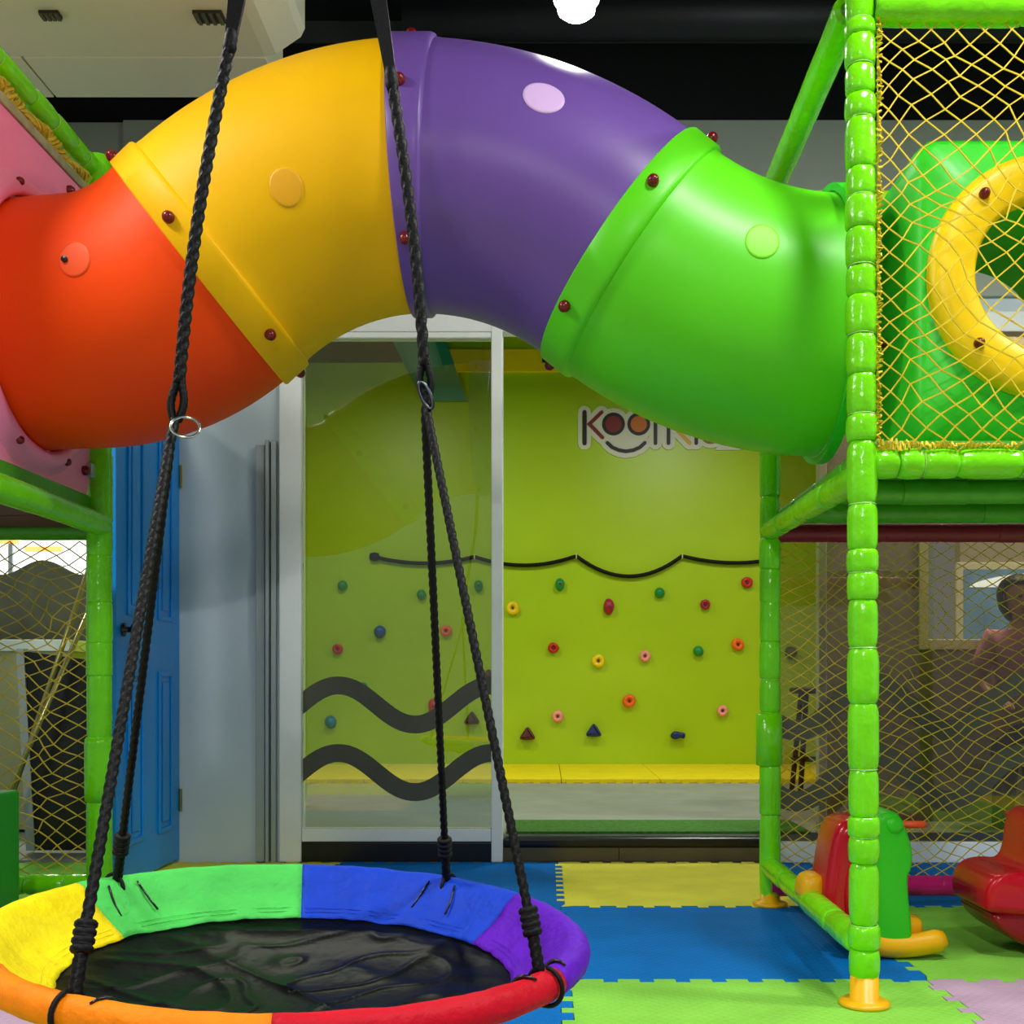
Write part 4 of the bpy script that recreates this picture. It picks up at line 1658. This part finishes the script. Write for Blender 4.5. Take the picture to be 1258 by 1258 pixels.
cyl(bm, at(1276, 1010, t2) - Vector((0, 0.24, 0)), at(1276, 1010, t2) + Vector((0, 0.22, 0)), 0.012, 14)
obj('handle', bm, plastic('handle orange plastic', '#e2501a'), rk2, True)

# ================================================================= CLIMBING WALL FITTINGS
HC = {'green': '#0f8a45', 'yellow': '#f2cf10', 'crimson': '#a50d3c', 'red': '#c81e22', 'coral': '#f0704e', 'pink': '#f59a94',
      'orange': '#fa6a18', 'blue': '#0b4fa8', 'teal blue': '#0a78a8', 'maroon': '#5a1a2c', 'navy': '#0e2270', 'brown': '#4a2a1c', 'olive': '#4c5a14'}
holds = [
    (421, 719, 'green', 'blob', 12, 'upper left behind the glass leaf'), (518, 731, 'green', 'blob', 11, 'behind the hanging swing rope'),
    (588, 720, 'green', 'pill', 12, 'just left of the white middle post'), (688, 718, 'green', 'pill', 13, 'below the second sag of the wall rope'),
    (810, 728, 'green', 'blob', 12, 'below the third sag of the wall rope'), (858, 800, 'green', 'blob', 12, 'left of an orange hold near the green post'),
    (447, 843, 'green', 'blob', 9, 'touching the upper wave stripe'),
    (630, 747, 'yellow', 'ring', 16, 'just right of the white middle post'), (735, 812, 'yellow', 'ring', 16, 'left of a pink hold mid wall'),
    (748, 746, 'crimson', 'pill', 16, 'large one in the middle of the wall'), (680, 796, 'red', 'ring', 13, 'left of the lower yellow hold'),
    (866, 743, 'crimson', 'ring', 12, 'upper right below the wall rope'), (917, 716, 'red', 'ring', 13, 'topmost beside the green post'),
    (548, 775, 'coral', 'ring', 14, 'between the two right swing ropes'), (792, 806, 'pink', 'ring', 14, 'right of the lower yellow hold'),
    (685, 880, 'pink', 'ring', 14, 'above a maroon triangular hold'), (887, 873, 'pink', 'ring', 14, 'lowest right near the green post'),
    (773, 861, 'orange', 'ring', 16, 'low in the middle of the wall'), (906, 792, 'orange', 'ring', 15, 'right of a green hold near the green post'),
    (467, 776, 'blue', 'blob', 15, 'left of the hanging swing ropes'), (407, 887, 'teal blue', 'blob', 14, 'between the two wave stripes at left'),
    (415, 797, 'red', 'ring', 12, 'at the left edge of the glass leaf'), (533, 868, 'red', 'pill', 15, 'under the upper wave stripe'),
    (580, 882, 'brown', 'tri', 20, 'between the wave stripes at right'), (648, 901, 'maroon', 'tri', 20, 'low beside the white middle post'),
    (729, 897, 'navy', 'tri', 20, 'lowest in the middle of the wall'), (832, 903, 'navy', 'bean', 18, 'lowest toward the green post'),
    (600, 830, 'brown', 'pill', 13, 'half hidden by the white middle post'), (971, 802, 'olive', 'blob', 14, 'seen through the net of the right frame')]
for px_, py_, cn, sh, sz, where in holds:
    P = at(px_, py_, YL)
    s = sz / F * YL / 2 * 1.05
    bm = B()
    if sh in ('blob', 'ring', 'pill'):
        ax = {'blob': (1, 1.05), 'ring': (1, 1), 'pill': (0.8, 1.2)}[sh]
        if sh == 'ring':
            pf_ = [(s * 0.95, 0), (s, 0.012), (s * 0.92, 0.035), (s * 0.7, 0.05), (s * 0.42, 0.046), (s * 0.3, 0.03), (0, 0.028)]
        else:
            pf_ = [(s * 0.95, 0), (s, 0.015), (s * 0.9, 0.04), (s * 0.6, 0.06), (s * 0.25, 0.068), (0, 0.069)]
        lathe(bm, pf_, (0, 0, 0), 18, (0, -1, 0))
        for v in bm.verts:
            k = 1 + 0.18 * noise.noise(Vector((v.co.x * 14 + px_, v.co.z * 14, py_)))
            v.co = Vector((v.co.x * ax[0] * k, v.co.y, v.co.z * ax[1] * k))
    else:
        if sh == 'tri':
            pl_ = [(-1.0, -0.6), (-0.55, 0.1), (-0.1, 0.75), (0.15, 0.75), (0.6, 0.1), (1.0, -0.6), (0.4, -0.75), (-0.4, -0.75)]
        else:
            pl_ = [(-1.0, -0.3), (-0.8, 0.35), (-0.2, 0.55), (0.4, 0.35), (1.0, 0.3), (0.9, -0.5), (0.3, -0.3), (-0.3, -0.6)]
        pl_ = smoothpoly([(a * s, b * s) for a, b in pl_], 2)
        prism(bm, pl_, -0.07, 0.0, 0.02, 3)
    for v in bm.verts:
        v.co += Vector((P.x, YL - 0.0005, P.z))
    bmesh.ops.recalc_face_normals(bm, faces=bm.faces)
    shape = {'blob': 'round', 'ring': 'cupped', 'pill': 'oval', 'tri': 'triangular', 'bean': 'bean shaped'}[sh]
    ho = tag(obj('climbing_hold', bm, mat('hold ' + cn, HC[cn], 0.4, 0.12, 20), None, True), f'{shape} {cn} climbing hold {where}', 'climbing hold', 'climbing holds on the lime wall')
    if sh in ('ring', 'pill'):
        bm = B()
        lathe(bm, [(0.011, 0.0), (0.011, 0.006), (0, 0.007)], (P.x, YL - (0.03 if sh == 'ring' else 0.066), P.z), 10, (0, -1, 0))
        o = bpy.data.objects.new('bolt', None)
        bpy.data.objects.remove(o)
        obj('bolt', bm, mat('hold bolt', '#5a3020', 0.4, 0.1), ho)

# rope pinned along the wall
wr_ = thing('wall_rope', 'black rope pinned in sagging swags across the lime climbing wall', 'rope', at(460, 684, YL - 0.03))
pins = [(460, 684), (583, 684), (708, 683), (838, 683), (965, 684)]
sags = [692, 695, 709, 692]
bm = B()
P = []
for (a, b), sg in zip(zip(pins, pins[1:]), sags):
    for k in range(16):
        t = k / 16
        y = a[1] + (b[1] - a[1]) * t + (sg - 684) * 4 * t * (1 - t)
        P.append(at(a[0] + (b[0] - a[0]) * t, y, YL - 0.03))
sweep(bm, P, 0.016, 8)
obj('rope', bm, M_rope, wr_, True)
for i, (a, b) in enumerate(pins[:4]):
    bm = B()
    c_ = at(a, b, YL - 0.03)
    if i == 0:
        lathe(bm, [(0, -0.045), (0.03, -0.035), (0.038, 0), (0.03, 0.035), (0, 0.045)], c_, 12, (1, 0, 0))
        obj('end_knot', bm, M_rope, wr_, True)
        bm = B()
    torus(bm, c_ + Vector((0, 0.004, 0)), 0.022, 0.006, (1, 0, 0), 16, 6)
    obj('pin', bm, mat('wall pin', '#c8d08a', 0.4, 0), wr_)

# sign
YS = YL - 0.001
sg_ = thing('wall_sign', 'white outlined KoolKidz logo sign on the lime wall', 'sign', at(715, 560, YS))
M_sw = mat('sign white', '#d6d8cc', 0.5, 0.02)
M_sk = mat('sign black', '#16140f', 0.5, 0.02)
M_sr = mat('sign red', '#7d1a1a', 0.5, 0.02)
M_so = mat('sign orange', '#c46a12', 0.5, 0.02)
M_sy = mat('sign yellow', '#d8a80c', 0.5, 0.02)
u1 = YL / F
strokes = []   # (points in px, half width px, material)
strokes.append(([(718, 507), (718, 545)], 2.6, M_sk))
strokes.append(([(739, 507), (724, 521.5), (740, 538)], 2.2, M_sr))
strokes.append(([(746, 544.5), (752, 550), (760, 553.5), (769, 555), (778, 553.5), (786, 550), (792, 544.5)], 2.2, M_sk))
strokes.append(([(805, 505), (805, 545)], 2.2, M_sk))
strokes.append(([(821, 505), (821, 545)], 2.2, M_sk))
strokes.append(([(842, 507), (826, 523), (847, 545)], 2.2, M_sy))
strokes.append(([(855, 520), (855, 545)], 2.2, M_sk))
strokes.append(([(887, 505), (887, 545)], 2.2, M_sk))
strokes.append(([(893, 522), (908, 522), (893, 545), (909, 545)], 2.0, M_sk))


def stroke_poly(bm, pts, hw, y0, y1):
    """one flat band with round ends along a polyline, in photograph pixels"""
    pts = [Vector(p) for p in pts]
    n = len(pts)
    dirs = [(pts[i + 1] - pts[i]).normalized() for i in range(n - 1)]

    def nrm(d):
        return Vector((-d.y, d.x))
    L, R_ = [], []
    for i in range(n):
        if i in (0, n - 1):
            m_ = nrm(dirs[0 if i == 0 else -1])
        else:
            m_ = (nrm(dirs[i - 1]) + nrm(dirs[i]))
            m_ = m_ / max(0.3, m_.length_squared / 2)
        L.append(pts[i] + m_ * hw)
        R_.append(pts[i] - m_ * hw)
    b0 = math.atan2(nrm(dirs[-1]).y, nrm(dirs[-1]).x)
    cap1 = [pts[-1] + Vector((math.cos(b0 - PI * k / 6), math.sin(b0 - PI * k / 6))) * hw for k in range(1, 6)]
    b1 = math.atan2(-nrm(dirs[0]).y, -nrm(dirs[0]).x)
    cap0 = [pts[0] + Vector((math.cos(b1 - PI * k / 6), math.sin(b1 - PI * k / 6))) * hw for k in range(1, 6)]
    P = L + cap1 + list(reversed(R_)) + cap0
    sub = B()
    prism(sub, [(at(p.x, 0, YL).x, at(0, p.y, YL).z) for p in P], y0, y1)
    me = bpy.data.meshes.new('tmp')
    sub.to_mesh(me)
    sub.free()
    bm.from_mesh(me)
    bpy.data.meshes.remove(me)


def disc(bm, cx_, cy_, r0, r1, y0, y1, n=36):
    for rr in ((r0, r1),):
        P = []
        for y in (y0, y1):
            P.append([[bm.verts.new((at(cx_, 0, YL).x + r * u1 * math.cos(2 * PI * k / n), y, at(0, cy_, YL).z + r * u1 * math.sin(2 * PI * k / n))) for k in range(n)] for r in (max(r0, 0.01), r1)])
        for k in range(n):
            k2 = (k + 1) % n
            bm.faces.new((P[0][0][k], P[0][0][k2], P[0][1][k2], P[0][1][k]))
            bm.faces.new((P[0][1][k], P[0][1][k2], P[1][1][k2], P[1][1][k]))


bm = B()
lev = 0
for pts, hw, m in strokes:
    stroke_poly(bm, pts, 8.0, YS - 0.012 - 0.0001 * lev, YS)
    lev += 1
for cx_, cy_, r in ((753.5, 521.5, 19.5), (784.5, 521.5, 19.5), (872.5, 534, 17)):
    disc(bm, cx_, cy_, 0, r, YS - 0.012 - 0.0001 * lev, YS)
    lev += 1
disc(bm, 769, 538, 0, 18, YS - 0.0125, YS)
obj('sign_backing', bm, M_sw, sg_)
for i, (pts, hw, m) in enumerate(strokes):
    bm = B()
    stroke_poly(bm, pts, hw, YS - 0.018 - 0.0002 * i, YS - 0.0105)
    obj('letter_stroke', bm, m, sg_)
for cx_, cy_, r0, r1, m in ((753.5, 521.5, 10, 14, M_sk), (784.5, 521.5, 10, 14, M_sk), (753.5, 521.5, 0, 10.2, M_sr), (784.5, 521.5, 0, 10.2, M_so), (872.5, 534, 8, 12, mat('sign ochre', '#8c6a20', 0.5, 0.02))):
    bm = B()
    disc(bm, cx_, cy_, r0, r1, YS - (0.018 if r0 else 0.0175), YS - 0.0105)
    obj('letter_bowl', bm, m, sg_)

# ================================================================= THINGS BEYOND THE GLASS AND DOORWAY
# dark stool in the climbing room
st_p = at(984, 0, 6.4)
st = thing('stool', 'dark tall stool seen through the net beyond the glass', 'stool', (st_p.x, 6.4, FZ))
M_stool = mat('dark stool wood', '#2a2117', 0.5, 0.2)
zs = at(0, 846, 6.4).z
bm = B()
lathe(bm, [(0, zs - 0.03), (0.13, zs - 0.03), (0.145, zs - 0.01), (0.14, zs + 0.005), (0, zs + 0.012)], (st_p.x + 0.08, 6.4, 0), 24)
obj('seat', bm, M_stool, st, True)
for k in range(4):
    a = PI / 4 + k * PI / 2
    bm = B()
    cyl(bm, (st_p.x + 0.08 + 0.09 * math.cos(a), 6.4 + 0.09 * math.sin(a), zs - 0.03), (st_p.x + 0.08 + 0.16 * math.cos(a), 6.4 + 0.16 * math.sin(a), FZ), 0.016, 10)
    obj('leg', bm, M_stool, st)
bm = B()
torus(bm, (st_p.x + 0.08, 6.4, FZ + 0.25), 0.132, 0.009, (0, 0, 1), 28, 6)
obj('foot_ring', bm, M_stool, st, True)

# grey wave topped screen, white counter, black board, poles in the passage
Yq = 6.6
bm = B()
xs = [at(-80 + k * 6, 0, Yq).x for k in range(42)]
top = [(x, at(0, 697 - 9 * math.cos(2 * PI * ((CX + x / Yq * F) - 52) / 100), Yq).z) for x in xs]
prism(bm, [(xs[0], 0.0)] + [(xs[-1], 0.0)] + list(reversed(top)), Yq, Yq + 0.04)
scr = tag(obj('screen', bm, mat('grey green screen', '#5b5a4a', 0.7, 0.12, 8)), 'grey wave topped screen beyond the doorway on the left', 'screen')
bm = B()
box(bm, scr.data.vertices[0].co.x, xs[-1], Yq - 0.05, Yq - 0.0005, 0.0, 0.04)
obj('screen_base', bm, M_alu, scr)
ct = thing('counter', 'white counter below the grey screen beyond the doorway', 'counter', (at(30, 0, 6.0).x, 6.0, 0))
bm = B()
a = at(84, 800, 6.0)
box(bm, a.x - 1.2, a.x, 6.0, 6.3, 0.0, at(0, 800, 6.0).z, 0.004)
obj('counter_body', bm, mat('cream counter', '#b9b48a', 0.6, 0.06), ct)
bm = B()
box(bm, a.x - 1.2, a.x + 0.02, 5.97, 6.33, at(0, 800, 6.0).z, at(0, 786, 6.0).z, 0.004)
obj('counter_top', bm, M_white, ct)
# leaning black board with metal edge
YB = 5.25
bd = thing('board', 'black board with a metal edge leaning beyond the doorway', 'board', (at(70, 0, YB).x, YB, 0))
q = [at(30, 800, YB), at(44, 1072, YB), at(140, 1072, YB), at(140, 815, YB)]
bm = B()
prism(bm, [(p_.x, max(0.0, p_.z)) for p_ in q], YB, YB + 0.03)
obj('board_face', bm, mat('black board', '#0e0e0c', 0.3, 0.2), bd)
q2 = [at(21, 797, YB), at(30, 797, YB), at(44, 1072, YB), at(33, 1072, YB)]
bm = B()
prism(bm, [(p_.x, max(0.0, p_.z)) for p_ in q2], YB - 0.01, YB + 0.04)
obj('metal_edge', bm, M_alu, bd)
for i, (x0, y0, x1, y1) in enumerate(((112, 690, 62, 838), (118, 730, 76, 826))):
    p0, p1 = at(x1, y1, 5.15 - 0.06 * i), at(x0, y0, 5.21 + 0.05 * i)
    d = p1 - p0
    p0 = p0 - d * (p0.z / d.z) * (0.98)
    bm = B()
    cyl(bm, p0, p1 + d * 0.2, 0.012, 10)
    po = thing('pole', ('long' if i == 0 else 'short') + ' brass coloured pole leaning in the doorway on the left', 'pole', (p0.x, p0.y, 0))
    obj('shaft', bm, mat('brass pole', '#a59a58', 0.3, 0.1, metal=0.6), po, True)
    bm = B()
    lathe(bm, [(0, 0), (0.016, 0.004), (0.016, 0.03), (0, 0.036)], p1 + d * 0.2, 12, d)
    obj('cap', bm, M_black, po, True)

# ================================================================= SOLID FIGURE STANDING FOR A REFLECTION IN THE TINTED GLASS
PX, PY = at(1252, 0, 5.2).x, 5.2
per = thing('person', 'person with dark hair and a pink top standing in for a reflection in the tinted glass', 'person', (PX, PY, 0.0))


def skin_body(name, V, E, R, m, parent, root=0, sub=2):
    me = bpy.data.meshes.new(name)
    me.from_pydata([tuple(v) for v in V], E, [])
    me.materials.append(m)
    o = link(name, me, parent)
    md = o.modifiers.new('skin', 'SKIN')
    md.use_smooth_shade = True
    sv = me.skin_vertices[0].data
    for i, r in enumerate(R):
        r = r if isinstance(r, tuple) else (r, r)
        sv[i].radius = r
        sv[i].use_root = (i == root)
    s = o.modifiers.new('sub', 'SUBSURF')
    s.levels = sub
    s.render_levels = sub
    return o


M_skin = mat('skin', '#b98568', 0.5, 0.05, 10)
zt_ = at(0, 703, PY).z          # top of head


def pv(x, y, z):
    return Vector((PX + x, PY + y, z * zt_ / 1.30))


V, E, R = [], [], []


def add(p, r, par=None):
    V.append(p)
    R.append(r)
    if par is not None:
        E.append((par, len(V) - 1))
    return len(V) - 1


pel = add(pv(0, 0, 0.66), (0.115, 0.085))
wst = add(pv(0, 0, 0.78), (0.10, 0.075), pel)
chs = add(pv(0, 0, 0.93), (0.115, 0.08), wst)
nkb = add(pv(0, 0, 1.03), (0.05, 0.05), chs)
nk = add(pv(0, -0.005, 1.08), 0.04, nkb)
hd0 = add(pv(0, -0.012, 1.13), (0.065, 0.075), nk)
hd1 = add(pv(0, -0.005, 1.20), (0.08, 0.09), hd0)
hd2 = add(pv(0, 0.0, 1.26), (0.06, 0.068), hd1)
for s in (-1, 1):
    hp = add(pv(0.065 * s, 0, 0.60), 0.075, pel)
    kn = add(pv(0.075 * s, -0.015, 0.34), 0.05, hp)
    an = add(pv(0.08 * s, 0.01, 0.07), 0.034, kn)
    add(pv(0.085 * s, -0.09, 0.028), 0.028, an)
    sh_ = add(pv(0.135 * s, 0, 0.99), 0.042, chs)
    el = add(pv(0.19 * s, 0.02, 0.80), 0.034, sh_)
    wr2_ = add(pv(0.16 * s, -0.12, 0.70), 0.024, el)
    pa = add(pv(0.145 * s, -0.165, 0.695), (0.026, 0.016), wr2_)
    for k in range(4):
        f1 = add(pv(0.145 * s + (k - 1.5) * 0.013, -0.198 - 0.003 * (k in (1, 2)), 0.692), 0.0072, pa)
        f2 = add(pv(0.145 * s + (k - 1.5) * 0.014, -0.222 - 0.004 * (k in (1, 2)), 0.680), 0.0066, f1)
        add(pv(0.145 * s + (k - 1.5) * 0.014, -0.236, 0.662), 0.006, f2)
    t1 = add(pv(0.145 * s - 0.026 * s, -0.168, 0.69), 0.008, pa)
    add(pv(0.145 * s - 0.036 * s, -0.19, 0.682), 0.0068, t1)
body = skin_body('body', V, E, R, M_skin, per)
# face
for s in (-1, 1):
    bm = B()
    bmesh.ops.create_uvsphere(bm, u_segments=12, v_segments=8, radius=0.009)
    for v in bm.verts:
        v.co += pv(0.03 * s, -0.083, 1.185)
    obj('eye', bm, mat('eye', '#1c1410', 0.2, 0), per, True)
    bm = B()
    bmesh.ops.create_uvsphere(bm, u_segments=12, v_segments=8, radius=0.02)
    for v in bm.verts:
        v.co = Vector((v.co.x * 0.4, v.co.y * 0.8, v.co.z * 1.3)) + pv(0.08 * s, 0.0, 1.175)
    obj('ear', bm, M_skin, per, True)
bm = B()
lathe(bm, [(0.011, 0), (0.009, 0.012), (0.004, 0.026), (0, 0.03)], pv(0, -0.08, 1.165), 10, (0, -1, 0.35))
obj('nose', bm, M_skin, per, True)
bm = B()
sweep(bm, [pv(-0.022, -0.072, 1.128), pv(0, -0.082, 1.124), pv(0.022, -0.072, 1.128)], lambda i: (0.002, 0.005, 0.002)[i], 8)
obj('mouth', bm, mat('lips', '#9c4a44', 0.5, 0), per, True)
# hair: cap over the skull and a bob down to the neck
bm = B()
bmesh.ops.create_uvsphere(bm, u_segments=28, v_segments=18, radius=1.0)
for v in list(bm.verts):
    c_ = v.co.copy()
    if c_.y < -0.35 and c_.z < 0.45:
        bm.verts.remove(v)
        continue
    q = 1 + 0.05 * noise.noise(c_ * 4)
    z = c_.z * 0.092 if c_.z > 0 else c_.z * 0.15
    v.co = pv(c_.x * 0.098 * q, c_.y * 0.108 * q + 0.006, 1.0) * 1.0
    v.co.z = pv(0, 0, 1.205).z + z
ho = obj('hair', bm, mat('dark brown hair', '#2e1d10', 0.45, 0.3, 40, 0.4, 120), per, True)
so_ = ho.modifiers.new('thick', 'SOLIDIFY')
so_.thickness = 0.012
# clothing: pink top and dark trousers following the body
V, E, R = [], [], []
a0 = add(pv(0, 0, 0.62), (0.128, 0.10))
a1 = add(pv(0, 0, 0.78), (0.118, 0.092), a0)
a2 = add(pv(0, 0, 0.93), (0.128, 0.095), a1)
a3 = add(pv(0, 0, 1.02), (0.066, 0.062), a2)
for s in (-1, 1):
    b1 = add(pv(0.137 * s, 0, 0.995), 0.056, a2)
    add(pv(0.185 * s, 0.015, 0.83), 0.05, b1)
skin_body('top', V, E, R, mat('pink cotton', '#d68aa0', 0.8, 0.1, 12), per)
V, E, R = [], [], []
a0 = add(pv(0, 0, 0.655), (0.122, 0.093))
a1 = add(pv(0, 0, 0.62), (0.12, 0.092), a0)
for s in (-1, 1):
    b1 = add(pv(0.066 * s, 0, 0.57), 0.083, a1)
    b2_ = add(pv(0.076 * s, -0.015, 0.34), 0.06, b1)
    add(pv(0.08 * s, 0.008, 0.07), 0.05, b2_)
skin_body('trousers', V, E, R, mat('dark cotton', '#23232c', 0.8, 0.1, 12), per)
